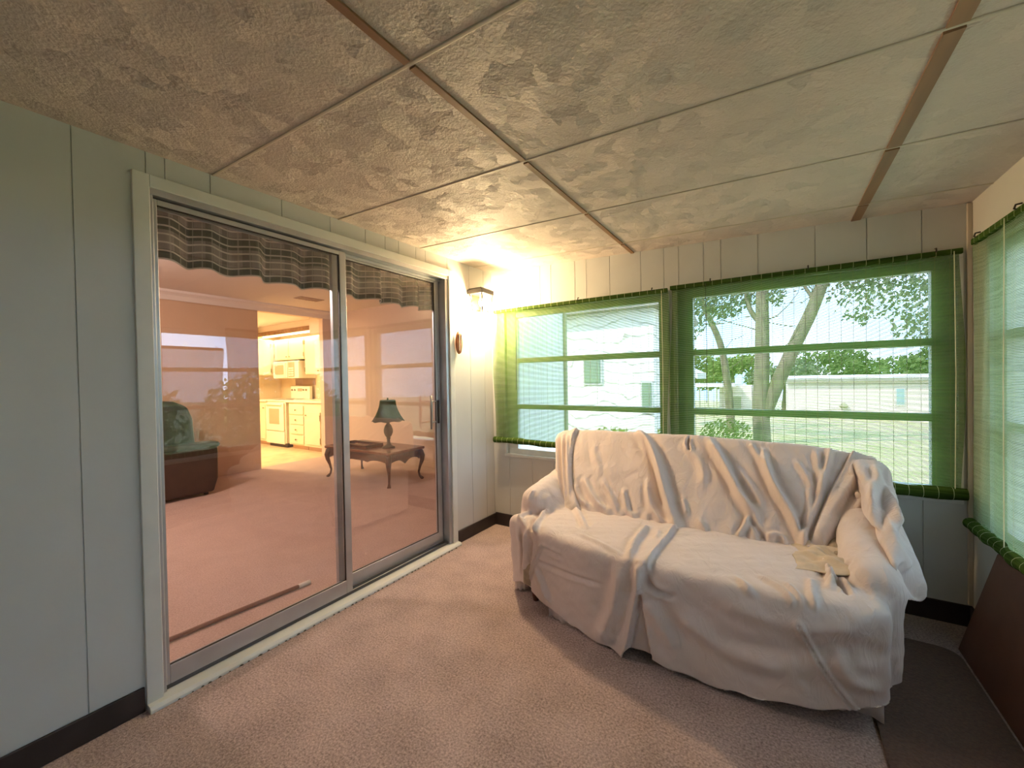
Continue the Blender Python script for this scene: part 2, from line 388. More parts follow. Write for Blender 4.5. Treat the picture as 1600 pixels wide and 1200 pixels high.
# left wall (shared with the living room) with door opening
DY0, DY1, DZ = .573, 2.300, 2.022
def panels(mb, axis, fixed, out, cuts, z0, z1f, g=.0035):
    """thin grooved wall boards; out = direction into the room"""
    for a, b in zip(cuts, cuts[1:]):
        lo, hi = a+g/2, b-g/2
        zt = z1f(lo) if callable(z1f) else z1f
        if axis == 'y': mb.box((fixed, lo, z0), (fixed+out, hi, zt))
        else: mb.box((lo, fixed, z0), (hi, fixed+out, zt))
wl = MB()
wl.box((-.12, YB, 0), (-.006, DY0, 2.40)); wl.box((-.12, DY1, 0), (-.006, D+.12, 2.40)); wl.box((-.12, DY0, DZ), (-.006, DY1, 2.40))
panels(wl, 'y', -.006, .006, [YB, -2.2, -1.8, -1.4, -1.05, -.65, -.25, .12, .374, DY0], 0, cz(0))
panels(wl, 'y', -.006, .006, [DY0, .633, .789, 1.093, 1.355, 1.583, 1.73, 1.838, 1.989, 2.079, DY1], DZ, cz(0))
panels(wl, 'y', -.006, .006, [DY1, 2.557, 2.745, D], 0, cz(0))
struct(wl.build('wall_left', 'wall_paint'), 'pale painted grooved panel wall with the sliding door')

# far wall with two windows
W1 = (.139, 1.435, .62, 1.80); W2 = (1.500, 2.790, .62, 1.80)
wf = MB(); y0 = D+.006; y1 = D+.10
wf.box((-.12, y0, -.5), (W+.12, y1, W1[2])); wf.box((-.12, y0, W1[3]), (W+.12, y1, cz(0)+.1))
wf.box((-.12, y0, W1[2]), (W1[0], y1, W1[3])); wf.box((W1[1], y0, W1[2]), (W2[0], y1, W1[3])); wf.box((W2[1], y0, W1[2]), (W+.12, y1, W1[3]))
up_c = [0, .215, .478, .575, .778, .87, 1.049, 1.269, 1.422, 1.515, 1.664, 1.763, 1.961, 2.235, 2.456, 2.667, W]
panels(wf, 'x', D, .006, up_c, W1[3], lambda x: cz(x)+.002)
panels(wf, 'x', D, .006, [0, .159, .379, .575, .778, 1.049, 1.269, 1.515, 1.763, 1.961, 2.235, 2.456, 2.667, W], 0, W1[2])
for a, b in ((0, W1[0]), (W1[1], W2[0]), (W2[1], W)): panels(wf, 'x', D, .006, [a, b], W1[2], W1[3], 0)
struct(wf.build('wall_far', 'wall_paint'), 'pale grooved panel wall holding the two windows behind the sofa')

# right wall with windows
RW = [(1.42, 2.62, .52, 1.80), (.02, 1.30, .52, 1.80), (-1.5, -.15, .52, 1.80)]
wr = MB(); edges = sorted([YB-.1, D+.12]+[v for w in RW for v in w[:2]])
wr.box((W, YB-.1, -.5), (W+.10, D+.006, .52)); wr.box((W, YB-.1, 1.80), (W+.10, D+.006, cz(W)+.1))
for a, b in zip(edges[::2], edges[1::2]): wr.box((W, a, .52), (W+.10, min(b, D+.006), 1.80))
struct(wr.build('wall_right', 'wall_paint_right'), 'beige painted wall on the right with shaded windows')
# wall behind the camera
wb = MB(); wb.box((-.02, YB-.1, 0), (W, YB, cz(0)+.02))
struct(wb.build('wall_back', 'wall_paint'))

# baseboards
m = MB(); m.box((0, YB, 0), (.012, .524, .095)); struct(m.build('baseboard_left', 'base_rubber', bevel=.004), 'dark brown rubber baseboard left of the sliding door')
m = MB(); m.box((0, 2.354, 0), (.012, D, .095)); struct(m.build('baseboard_left', 'base_rubber', bevel=.004), 'dark rubber baseboard between sliding door and corner')
m = MB(); m.box((.012, D-.012, 0), (W, D, .105)); struct(m.build('baseboard_far', 'base_rubber', bevel=.004), 'dark baseboard under the far windows')
m = MB(); m.box((W-.012, YB, 0), (W, D-.012, .105)); struct(m.build('baseboard_right', 'base_rubber', bevel=.004))
struct(B_((W-.018, D-.018, .11), (W, D, cz(W)-.004)).build('trim_corner', 'ceiling_batten', bevel=.003), 'narrow corner moulding between far and right wall')

# windows (awning type, three lites, aluminium)
def window_x(name, w, yf, label):
    r = srt(name, ((w[0]+w[1])/2, yf, w[2]), label)
    x0, x1, z0, z1 = w
    fr = MB(); t = .022
    fr.box((x0-.02, yf-.014, z0-.022), (x1+.02, yf, z0)); fr.box((x0-.02, yf-.014, z1), (x1+.02, yf, z1+.02))
    fr.box((x0-.02, yf-.014, z0), (x0, yf, z1)); fr.box((x1, yf-.014, z0), (x1+.02, yf, z1))
    fr.build('window_casing', 'trim_white', r, bevel=.003)
    f = MB(); a = .06
    f.box((x0, yf+.02, z0), (x1, yf+.07, z0+.045)); f.box((x0, yf+.02, z1-.045), (x1, yf+.07, z1))
    f.box((x0, yf+.02, z0+.045), (x0+.095, yf+.07, z1-.045)); f.box((x1-.055 if x1 < 2 else x1-.085, yf+.02, z0+.045), (x1, yf+.07, z1-.045))
    for zb in (1.398, 1.016): f.box((x0+.09, yf+.02, zb-.019), (x1-.05, yf+.075, zb+.019))
    f.build('window_frame', 'window_alu', r, bevel=.003)
    MB().box((x0+.05, yf+.045, z0+.03), (x1-.03, yf+.049, z1-.03)).build('window_pane', 'window_glass', r)
    return r
window_x('window_1', W1, D, 'left far window, three lites seen through the green blind')
window_x('window_2', W2, D, 'right far window, three lites seen through the green blind')
def window_y(name, w, xf, label=None):
    r = srt(name, (xf, (w[0]+w[1])/2, w[2]), label)
    a, b, z0, z1 = w
    fr = MB()
    fr.box((xf-.014, a-.02, z0-.022), (xf, b+.02, z0)); fr.box((xf-.014, a-.02, z1), (xf, b+.02, z1+.02))
    fr.box((xf-.014, a-.02, z0), (xf, a, z1)); fr.box((xf-.014, b, z0), (xf, b+.02, z1))
    fr.build('window_casing', 'trim_white', r, bevel=.003)
    f = MB()
    f.box((xf+.02, a, z0), (xf+.07, b, z0+.045)); f.box((xf+.02, a, z1-.045), (xf+.07, b, z1))
    f.box((xf+.02, a, z0), (xf+.07, a+.05, z1)); f.box((xf+.02, b-.05, z0), (xf+.07, b, z1))
    for zb in (1.398, 1.016): f.box((xf+.02, a+.05, zb-.019), (xf+.075, b-.05, zb+.019))
    f.build('window_frame', 'window_alu', r, bevel=.003)
    MB().box((xf+.045, a+.03, z0+.03), (xf+.049, b-.03, z1-.03)).build('window_pane', 'window_glass', r)
window_y('window_3', RW[0], W, 'side window behind the partly seen green blind')
window_y('window_4', RW[1], W); window_y('window_5', RW[2], W)  # the second is unseen, put in for daylight
# ------------------------------------------------------------------ sliding glass door in the left wall
door = srt('door_1', (0, 1.44, 0), 'aluminium sliding glass door into the living room')
c = MB()
c.box((0, .528, 0), (.016, .580, 2.066)); c.box((0, 2.300, 0), (.016, 2.352, 2.066)); c.box((0, .580, 2.018), (.016, 2.300, 2.066))
c.build('door_casing', 'trim_white', door, bevel=.003)
f = MB()
f.box((-.11, .573, .03), (.004, .592, 2.012)); f.box((-.11, 2.268, .03), (.004, 2.30, 2.012)); f.box((-.11, .573, 1.992), (.010, 2.30, 2.022))
f.box((-.10, .592, 1.972), (-.094, 2.268, 1.992)); f.box((-.048, .592, 1.974), (-.044, 2.268, 1.992))
f.build('door_frame', 'aluminium', door, bevel=.002)
s_ = MB(); s_.prism([(-.11, 0), (.050, 0), (.050, .012), (.040, .024), (-.11, .034)], 1, .528, 2.352)
s_.build('threshold', 'trim_white', door, bevel=.002)
d_ = MB()
for k in range(46):
    yy = .62+k*.037+random.uniform(-.012, .012); rr = random.uniform(.002, .006)
    d_.lathe((.049, yy, .001), [(rr, 0), (rr*.8, .003), (rr*.2, .006)], 6, sy=2)
tag(d_.build('grime_specks', 'dirt', door), 'dark grime specks along the threshold', kind='stuff')
tk = MB()
for xx in (-.092, -.050, -.012): tk.box((xx-.002, .59, .030), (xx+.002, 2.27, .046))
tk.build('track_rail', 'aluminium_dark', door)
def leaf(name, x, y0, y1, wl, wr, label):
    p = MB(); h = .013; z0, z1 = .046, 1.985
    p.box((x-h, y0, z0), (x+h, y0+wl, z1)); p.box((x-h, y1-wr, z0), (x+h, y1, z1))
    p.box((x-h, y0+wl, z0), (x+h, y1-wr, z0+.075)); p.box((x-h, y0+wl, z1-.022), (x+h, y1-wr, z1))
    o = p.build(name, 'aluminium', door, bevel=.0025); o['label'] = label
    MB().box((x-.003, y0+wl-.006, z0+.07), (x+.003, y1-wr+.006, z1-.016)).build('glass_pane', 'door_glass', o)
    g = MB()
    g.box((x+.0031, y0+wl, z0+.075), (x+.010, y1-wr, z0+.079)); g.box((x+.0031, y0+wl, z1-.026), (x+.010, y1-wr, z1-.022))
    g.box((x+.0031, y1-wr-.004, z0+.079), (x+.010, y1-wr, z1-.026))
    g.build('gasket', 'black_metal', o)
    return o
la = leaf('door_panel', -.022, .592, 1.452, .016, .040, 'fixed left glass panel in thin aluminium frame')
lb = leaf('door_panel', -.068, 1.395, 2.262, .042, .045, 'sliding right glass panel with pull handle')
hd = MB(); hy = 2.18; hx = -.05
hd.tube([(hx+.035, hy-.06, .90), (hx+.038, hy-.06, .96), (hx+.038, hy-.06, 1.08), (hx+.035, hy-.06, 1.14)], [.006, .010, .010, .006], 10)
for zz in (.945, 1.095): hd.tube([(hx+.036, hy-.06, zz), (hx+.02, hy-.02, zz), (hx-.002, hy+.02, zz)], .006, 8)
hd.build('door_handle', 'grey_steel', lb, smooth=True)['label'] = 'grey metal pull handle'
lt = B_((-.054, 2.224, .93), (-.046, 2.240, 1.10)); lt.build('latch_plate', 'black_metal', lb)
# worn weatherstrip on the left jamb
tag(B_((-.02, .5925, .05), (-.008, .597, 1.97)).build('weatherstrip', 'trim_white', door))

# ------------------------------------------------------------------ blinds
def blind(name, horiz, a, b, ztop, zbot, face, label, axis, group=None, seed=0, roll=.024, rz=None):
    """axis 0: hangs along x on far wall at y=face; axis 1: along y on right wall at x=face"""
    mid = (a+b)/2
    t = thing(name, (mid, face, zbot) if axis == 0 else (face, mid, zbot), label, 'window blind', group)
    def P(u, off, z):
        return (u, face-off, z) if axis == 0 else (face-off, u, z)
    def sh(i, j):
        u = a+(b-a)*i; z = zbot+(ztop-zbot)*j
        e = min(i, 1-i)
        off = .006*math.sin(i*9+seed)+.010*math.exp(-((e)/.03)**2)*math.sin(j*3+seed)*.5+.004*math.sin(i*31+2*j)+.008*(1-j)
        sag = -.006*math.sin(i*PI)*(1-j)
        inset = (.012*math.sin(j*6+seed)*math.exp(-(i/.05)**2)-.012*math.sin(j*5+seed)*math.exp(-((1-i)/.05)**2))
        return P(u+inset, off, z+sag)
    MB().grid(sh, 90, 40).build('blind_weave', 'blind_weave_x' if axis == 0 else 'blind_weave_y', t, smooth=True)
    hr = MB()
    def bx(u0, o0, z0, u1, o1, z1): hr.box(P(u0, o0, z0), P(u1, o1, z1))
    bx(a, -.006, ztop-.012, b, .014, ztop+.014)
    hr.build('head_rail', 'blind_roll_x' if axis == 0 else 'blind_roll_y', t, bevel=.003)
    rl = MB(); pts = []; rr = []
    for k in range(40):
        i = k/39; pts.append(P(a-.01+(b-a+.02)*i, .012+.003*math.sin(i*20), zbot-.004*math.sin(i*PI)+.003*math.sin(i*13))); rr.append(roll*(1+.08*math.sin(i*40+seed)))
    rl.tube(pts, rr, 14); o = rl.build('rolled_hem', 'blind_roll_x' if axis == 0 else 'blind_roll_y', t, smooth=True); o['label'] = 'dark rolled up bottom of the blind'
    for u in (a+.18*(b-a), a+.55*(b-a), a+.93*(b-a)) if axis == 0 else (b-.06, a+.4*(b-a)):
        h = MB(); h.tube([P(u, .0, ztop+.028), P(u, .016, ztop+.026), P(u, .02, ztop+.012), P(u, .012, ztop+.008)], .0035, 6); h.build('hook', 'black_metal', t)
    for u, top, bot, mt in ((a+.16*(b-a), ztop, zbot+.42, 'cord_dark'), (a+.975*(b-a), ztop, zbot, 'cord_cream')) if axis == 0 else ((a+.5*(b-a), ztop, zbot-.02, 'cord_cream'),):
        MB().tube([P(u, .022, top), P(u+.004, .024, (top+bot)/2), P(u, .024, bot)], .0018, 6).build('pull_cord', mt, t)
    return t
blind('window_blind', 0, .052, 1.452, 1.812, .738, D-.036, 'green woven blind on the left far window, glowing yellow beside the wall lantern', 0, seed=1)
blind('window_blind', 0, 1.468, 2.800, 1.822, .655, D-.036, 'green woven blind on the right far window, trees visible through it', 0, seed=2.3, roll=.03)
blind('window_blind', 1, 1.99, 2.690, 1.828, .548, W-.036, 'green woven blind on the right wall, cut off by the photo edge', 1, seed=4, roll=.026)
blind('window_blind', 1, -.12, 1.96, 1.61, .56, W-.036, 'green woven blind on the right wall outside the frame', 1, seed=5, roll=.026)
blind('window_blind', 1, -1.53, -.16, 1.828, .56, W-.036, 'green woven blind added behind the camera to cut daylight', 1, seed=6, roll=.026)  # unseen blind, added to dim the daylight from the rear window

# ------------------------------------------------------------------ wall lantern, plaque
wlz = 1.955
t = thing('wall_lantern', (0, 2.655, 1.78), 'dark capped glass wall lantern, brightly lit, near the corner', 'wall lamp')
m = MB(); m.box((0, 2.585, 1.80), (.012, 2.725, 1.93)); m.build('back_plate', 'black_metal', t, bevel=.004)
m = MB(); m.box((0, 2.530, 1.922), (.145, 2.690, 1.955)); m.add([(0, 2.530, 1.955), (.145, 2.530, 1.955), (.145, 2.690, 1.955), (0, 2.690, 1.955), (0, 2.56, 1.972), (.115, 2.56, 1.972), (.115, 2.66, 1.972), (0, 2.66, 1.972)],
  [(4,5,6,7),(0,1,5,4),(1,2,6,5),(2,3,7,6),(3,0,4,7)]); m.build('cap', 'black_metal', t)['label'] = 'dark brown metal cap'
m = MB()
for (x, y) in ((.140, 2.537), (.140, 2.683), (.02, 2.537), (.02, 2.683)):
    xc, yc = (.085, 2.61); m.tube([(x, y, 1.926), (xc+(x-xc)*.72, yc+(y-yc)*.72, 1.79)], .005, 6)
m.tube([(.085+.048*math.cos(k*PI/8), 2.61+.055*math.sin(k*PI/8), 1.786) for k in range(17)], .004, 6)
m.build('cage_bars', 'black_metal', t)
m = MB()
q = [(.140, 2.545), (.140, 2.675), (.03, 2.675), (.03, 2.545)]
for k in range(4):
    a, b = q[k], q[(k+1) % 4]; f = lambda p: (.085+(p[0]-.085)*.72, 2.61+(p[1]-2.61)*.72)
    a2, b2 = f(a), f(b); m.add([(a[0], a[1], 1.924), (b[0], b[1], 1.924), (b2[0], b2[1], 1.792), (a2[0], a2[1], 1.792)], [(0, 1, 2, 3)])
m.build('glass_shade', 'lantern_glass', t)
m = MB(); m.lathe((.085, 2.60, 1.862), [(.004, -.035), (.016, -.028), (.022, -.008), (.016, .018), (.010, .034), (.009, .060)], 14); m.build('bulb', 'bulb_glow', t, smooth=True)
t = thing('oval_plaque', (.0, 2.40, 1.53), 'small orange brown oval wood plaque hung beside the sliding door', 'wall decoration')
m = MB(); m.lathe((.017, 2.392, 1.53), [(.055, 0), (.060, .004), (.058, .014), (.048, .020), (.01, .021)], 28, axis=0, sx=.62, sy=1.45); m.build('board', 'plaque_wood', t, smooth=False)
m = MB()
for k in (-1, 1): m.tube([(.039, 2.392+k*.012, 1.47), (.040, 2.392+k*.012, 1.59)], .003, 6)
m.build('ridge', 'chip_white', t)

# ------------------------------------------------------------------ things on the porch floor
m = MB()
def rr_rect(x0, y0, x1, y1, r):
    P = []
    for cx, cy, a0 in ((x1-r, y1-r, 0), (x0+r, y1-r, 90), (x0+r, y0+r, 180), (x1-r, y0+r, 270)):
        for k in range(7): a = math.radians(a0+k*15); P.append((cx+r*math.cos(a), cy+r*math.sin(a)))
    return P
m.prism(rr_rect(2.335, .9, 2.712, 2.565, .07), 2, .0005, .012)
tag(m.build('floor_mat', 'mat_brown_dim', bevel=.003), 'brown floor mat with rounded corner between sofa end and right wall', 'floor mat')
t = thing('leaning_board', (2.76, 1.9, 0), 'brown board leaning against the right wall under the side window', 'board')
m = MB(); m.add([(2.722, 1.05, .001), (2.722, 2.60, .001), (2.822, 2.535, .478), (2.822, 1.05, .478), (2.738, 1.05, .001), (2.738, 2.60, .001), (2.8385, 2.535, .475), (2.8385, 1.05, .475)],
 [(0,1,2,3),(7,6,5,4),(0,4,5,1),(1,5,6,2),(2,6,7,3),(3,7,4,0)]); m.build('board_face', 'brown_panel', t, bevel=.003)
# fold lines of the sheets: zone, kind, height, width, points
FOLDS=[
('b','s',0.016,0.05,[(0.867,0.885),(0.855,0.813),(0.913,0.643),(0.97,0.547),(1.039,0.477)]),
('b','r',0.013,0.01,[(0.715,0.836),(0.791,0.701),(0.92,0.492)]),
('b','r',0.013,0.01,[(0.765,0.831),(0.843,0.684),(0.958,0.479)]),
('b','r',0.01,0.01,[(0.806,0.833),(0.877,0.687),(0.978,0.481)]),
('b','r',0.01,0.014,[(1.022,0.602),(1.126,0.511),(1.216,0.465)]),
('b','r',0.009,0.012,[(0.969,0.571),(1.025,0.511),(1.102,0.473)]),
('b','r',0.01,0.012,[(1.138,0.607),(1.221,0.539),(1.285,0.469)]),
('b','r',0.01,0.012,[(1.283,0.575),(1.329,0.485),(1.377,0.46)]),
('b','r',0.012,0.014,[(1.409,0.629),(1.447,0.522),(1.509,0.472),(1.575,0.452)]),
('b','r',0.004,0.016,[(1.022,0.802),(1.033,0.747),(1.116,0.649)]),
('b','r',0.022,0.02,[(1.27,0.894),(1.362,0.83),(1.43,0.751),(1.508,0.605),(1.567,0.495),(1.612,0.447)]),
('b','v',0.01,0.012,[(1.308,0.868),(1.378,0.792),(1.476,0.602),(1.535,0.501)]),
('b','r',0.008,0.02,[(1.582,0.825),(1.669,0.764),(1.702,0.697),(1.708,0.648)]),
('b','v',0.016,0.007,[(1.599,0.871),(1.593,0.838),(1.612,0.805)]),
('b','r',0.02,0.018,[(1.708,0.864),(1.759,0.801),(1.821,0.709),(1.865,0.644),(1.911,0.584),(1.959,0.556)]),
('b','v',0.008,0.014,[(1.734,0.799),(1.804,0.696),(1.849,0.627)]),
('b','r',0.006,0.012,[(1.609,0.573),(1.642,0.515)]),
('b','r',0.006,0.012,[(1.704,0.489),(1.753,0.453)]),
('b','r',0.008,0.014,[(1.859,0.736),(1.937,0.658),(1.973,0.603),(1.988,0.573)]),
('b','r',0.022,0.016,[(1.981,0.821),(2.0,0.734),(2.035,0.656),(2.093,0.58),(2.131,0.514),(2.141,0.46)]),
('b','v',0.008,0.012,[(1.986,0.719),(2.021,0.648),(2.08,0.566)]),
('b','r',0.008,0.012,[(2.133,0.788),(2.171,0.73),(2.2,0.68)]),
('b','r',0.007,0.01,[(1.923,0.855),(1.955,0.811),(1.97,0.768)]),
('b','r',0.01,0.012,[(2.217,0.838),(2.228,0.722),(2.218,0.676)]),
('b','r',0.014,0.012,[(2.285,0.864),(2.249,0.751),(2.216,0.644),(2.166,0.542),(2.15,0.467)]),
('b','r',0.01,0.01,[(2.181,0.685),(2.176,0.609),(2.154,0.54),(2.147,0.466)]),
('b','s',-0.014,0.045,[(2.369,0.849),(2.298,0.735),(2.241,0.647),(2.197,0.546),(2.162,0.463)]),
('b','r',0.012,0.03,[(2.413,0.798),(2.34,0.683),(2.27,0.579),(2.179,0.466)]),
('b','v',0.01,0.014,[(2.43,0.793),(2.371,0.699),(2.317,0.638),(2.256,0.555)]),
('b','r',0.015,0.018,[(2.453,0.808),(2.411,0.703),(2.339,0.589),(2.304,0.501)]),
('b','r',0.018,0.018,[(2.495,0.805),(2.447,0.683),(2.404,0.559)]),
('b','v',0.012,0.016,[(2.477,0.797),(2.421,0.657),(2.398,0.574)]),
('b','r',0.008,0.012,[(2.337,0.566),(2.273,0.491),(2.247,0.455)]),
('b','r',0.012,0.01,[(1.927,0.546),(1.914,0.507),(1.883,0.454)]),
('b','v',0.01,0.01,[(1.927,0.54),(1.962,0.496),(2.002,0.461)]),
('b','r',0.01,0.01,[(2.002,0.472),(2.059,0.492),(2.077,0.455)]),
('f','x',0.01,0.012,[(2.424,0.871),(2.447,0.709),(2.47,0.56),(2.497,0.411)]),
('f','x',0.01,0.012,[(2.404,0.828),(2.394,0.706),(2.389,0.62),(2.369,0.544)]),
('f','x',-0.012,0.01,[(2.427,0.525),(2.46,0.468),(2.488,0.41)]),
('f','x',-0.01,0.008,[(2.389,0.607),(2.374,0.569),(2.369,0.538)]),
('f','x',0.008,0.012,[(2.418,0.646),(2.427,0.586),(2.451,0.515)]),
('s','s',0.012,0.06,[(1.606,2.197),(1.6,2.004),(1.588,1.815),(1.601,1.684)]),
('s','r',0.01,0.016,[(1.475,2.174),(1.472,1.951),(1.498,1.763)]),
('s','r',0.005,0.012,[(1.543,2.11),(1.557,2.001)]),
('s','r',0.008,0.014,[(0.997,2.305),(1.122,2.112),(1.202,1.989)]),
('s','r',0.004,0.012,[(1.2,1.911),(1.328,1.845),(1.447,1.79)]),
('s','v',0.012,0.012,[(0.894,2.043),(0.937,1.862),(1.008,1.702),(1.069,1.607)]),
('s','r',0.01,0.014,[(0.889,2.172),(0.918,1.964),(1.004,1.772)]),
('s','r',0.007,0.01,[(0.79,1.983),(0.864,1.933),(0.865,1.848)]),
('s','r',0.008,0.01,[(0.813,2.129),(0.805,1.96)]),
('s','r',0.006,0.012,[(1.908,1.805),(1.966,1.726),(2.04,1.646),(2.089,1.62)]),
('s','r',0.006,0.01,[(1.982,1.864),(2.04,1.811),(2.088,1.747),(2.117,1.67)]),
('s','r',0.006,0.01,[(2.065,1.84),(2.112,1.761),(2.139,1.672)]),
('s','r',0.008,0.012,[(2.153,1.921),(2.146,1.795),(2.158,1.706)]),
('s','r',0.012,0.012,[(2.147,2.202),(2.203,2.126),(2.221,1.977),(2.208,1.884)]),
('s','v',0.012,0.01,[(2.178,2.077),(2.229,2.058),(2.277,2.039)]),
('s','r',0.01,0.01,[(2.19,1.958),(2.24,1.973),(2.261,1.902)]),
('s','v',0.01,0.008,[(2.23,1.967),(2.251,1.897),(2.256,1.861)]),
('g','p',0.006,0.014,[(2.102,0.374),(2.134,0.296),(2.184,0.2),(2.262,0.086)]),
('g','p',0.006,0.011,[(1.007,0.37),(0.952,0.265),(0.895,0.143)]),
('g','s',0.02,0.1,[(1.549,0.314),(1.532,0.235),(1.51,0.129),(1.48,0.012)]),
('g','s',-0.012,0.1,[(1.553,0.315),(1.56,0.244),(1.572,0.15),(1.591,0.044)]),
('g','v',0.006,0.01,[(1.02,0.367),(1.084,0.361),(1.146,0.359)]),
('g','v',0.006,0.01,[(0.991,0.278),(1.144,0.28),(1.287,0.293),(1.365,0.298)]),
('g','r',0.01,0.018,[(0.877,0.416),(0.869,0.304),(0.851,0.156)]),
('g','v',0.01,0.01,[(0.826,0.397),(0.833,0.271),(0.82,0.13)]),
('g','v',0.01,0.012,[(0.93,0.376),(0.914,0.289),(0.903,0.219)]),
('g','r',0.01,0.014,[(0.961,0.234),(1.016,0.133),(1.052,0.095)]),
('g','v',0.01,0.012,[(1.576,0.408),(1.595,0.365),(1.641,0.349),(1.686,0.354)]),
('g','r',0.01,0.02,[(1.552,0.438),(1.548,0.38),(1.551,0.325)]),
('g','r',0.008,0.03,[(1.574,0.304),(1.627,0.222),(1.696,0.122)]),
('g','r',0.008,0.03,[(1.698,0.284),(1.841,0.198),(2.072,0.181)]),
('g','r',0.007,0.03,[(1.865,0.384),(2.054,0.353),(2.203,0.376),(2.353,0.433)]),
('g','v',0.006,0.03,[(1.794,0.208),(2.013,0.232),(2.254,0.315),(2.368,0.29)]),
('g','r',0.012,0.03,[(1.471,0.419),(1.44,0.252),(1.393,0.121),(1.346,0.031)]),
('g','r',0.006,0.02,[(2.203,0.319),(2.237,0.197),(2.336,0.172)]),
]
# ------------------------------------------------------------------ sofa under its dust sheets
sofa = thing('sofa', (1.58, 2.25, 0), 'sofa hidden under cream sheets, its dark underside and skirt showing below the hem', 'sofa')
MB().box((.84, 1.93, .09), (2.30, 2.60, .36)).build('base', 'sofa_upholstery', sofa, bevel=.02)
for x in (.90, 1.55): MB().box((x, 1.97, .36), (x+.62, 2.30, .41)).build('seat_cushion', 'sofa_tan', sofa, bevel=.03)
m = MB(); m.prism([(2.46, .36), (2.62, .36), (2.74, .78), (2.70, .80)], 0, .95, 2.25); m.build('backrest', 'sofa_upholstery', sofa, bevel=.02)
for x in (.86, 2.27):
    m = MB(); m.tube([(x if x > 1 else x-.01, 2.18, .44), (x, 2.58, .50)], .05, 12); m.box((x-.05, 2.15, .12), (x+.05, 2.58, .44)); m.build('arm', 'sofa_upholstery', sofa, smooth=False, bevel=.01)
for x in (.90, 2.24):
    for y in (1.98, 2.54): MB().lathe((x, y, 0), [(.016, 0), (.022, .03), (.028, .09)], 12).build('leg', 'walnut', sofa)
def skirt(x0, x1, y, z0, z1, ph):
    m = MB(); m.grid(lambda i, j: (x0+(x1-x0)*i, y+.012*math.sin(i*(x1-x0)*60+ph)*(1-j), z0+(z1-z0)*j+.006*math.sin(i*17)*(1-j)), 50, 4)
    o = m.build('skirt', 'sheet_cream', sofa, smooth=True, solid=.003); o['label'] = 'shaded fabric skirt hanging under the cover'
skirt(1.04, 1.18, 1.868, .004, .2, 0); skirt(1.93, 2.14, 1.862, .008, .2, 1); skirt(2.19, 2.355, 1.895, .02, .2, 2); skirt(.735, .80, 2.02, .012, .2, 3)

def hull_of(spheres):
    bm = bmesh.new()
    for (x, y, z, r) in spheres:
        bmesh.ops.create_icosphere(bm, subdivisions=2, radius=r, matrix=Matrix.Translation((x, y, z)))
    g = bmesh.ops.convex_hull(bm, input=bm.verts)
    bmesh.ops.delete(bm, geom=[e for e in set(g['geom_interior']+g['geom_unused']) if isinstance(e, bmesh.types.BMVert)], context='VERTS')
    vs = [tuple(v.co) for v in bm.verts]; bm.verts.index_update(); fs = [tuple(v.index for v in f.verts) for f in bm.faces]; bm.free()
    return vs, fs
def remeshed(hulls, vox):
    m = MB()
    for h in hulls: m.add(*hull_of(h))
    me = bpy.data.meshes.new('tmp'); me.from_pydata(m.v, [], m.f)
    bm = bmesh.new(); bm.from_mesh(me); bmesh.ops.recalc_face_normals(bm, faces=bm.faces); bm.to_mesh(me); bm.free()
    o = bpy.data.objects.new('tmp', me); COL.objects.link(o)
    md = o.modifiers.new('r', 'REMESH'); md.mode = 'VOXEL'; md.voxel_size = vox
    dg = bpy.context.evaluated_depsgraph_get(); ev = o.evaluated_get(dg); em = ev.to_mesh()
    V = np.empty(len(em.vertices)*3); em.vertices.foreach_get('co', V); V = V.reshape(-1, 3)
    F = np.array([tuple(p.vertices) for p in em.polygons if len(p.vertices) == 4], dtype=np.int64)
    ev.to_mesh_clear(); bpy.data.objects.remove(o)
    return V, F
def edges_of(F):
    E = np.vstack([F[:, [0, 1]], F[:, [1, 2]], F[:, [2, 3]], F[:, [3, 0]]]); E.sort(1); return np.unique(E, axis=0)
def lap(V, E, it, lam=.5, mask=None):
    n = len(V); deg = np.bincount(E.ravel(), minlength=n).astype(float)[:, None]
    for _ in range(it):
        S = np.zeros_like(V)
        for k in range(3):
            S[:, k] = np.bincount(E[:, 0], V[E[:, 1], k], n)+np.bincount(E[:, 1], V[E[:, 0], k], n)
        d = lam*(S/np.maximum(deg, 1)-V)
        V = V+(d if mask is None else d*mask[:, None])
    return V
def vnormals(V, F):
    N = np.cross(V[F[:, 2]]-V[F[:, 0]], V[F[:, 3]]-V[F[:, 1]]); R = np.zeros_like(V)
    for c in range(4):
        for k in range(3): R[:, k] += np.bincount(F[:, c], N[:, k], len(V))
    return R/np.maximum(np.linalg.norm(R, axis=1, keepdims=True), 1e-9)
def poly_dist(P, pts):
    """distance, signed side (+ = right of travel) and position along the polyline"""
    best = np.full(len(P), 1e9); side = np.zeros(len(P)); along = np.zeros(len(P)); q = np.array(pts); L = np.linalg.norm(np.diff(q, axis=0), axis=1); tot = L.sum(); acc = 0
    for a, b, l in zip(q, q[1:], L):
        d = (b-a)/max(l, 1e-9); r = P-a; t = np.clip(r@d, 0, l); c = r-t[:, None]*d; dist = np.hypot(c[:, 0], c[:, 1])
        m = dist < best; best[m] = dist[m]; side[m] = (-(r[:, 0]*d[1]-r[:, 1]*d[0]))[m]; along[m] = ((acc+t)/tot)[m]; acc += l
    return best, side, along
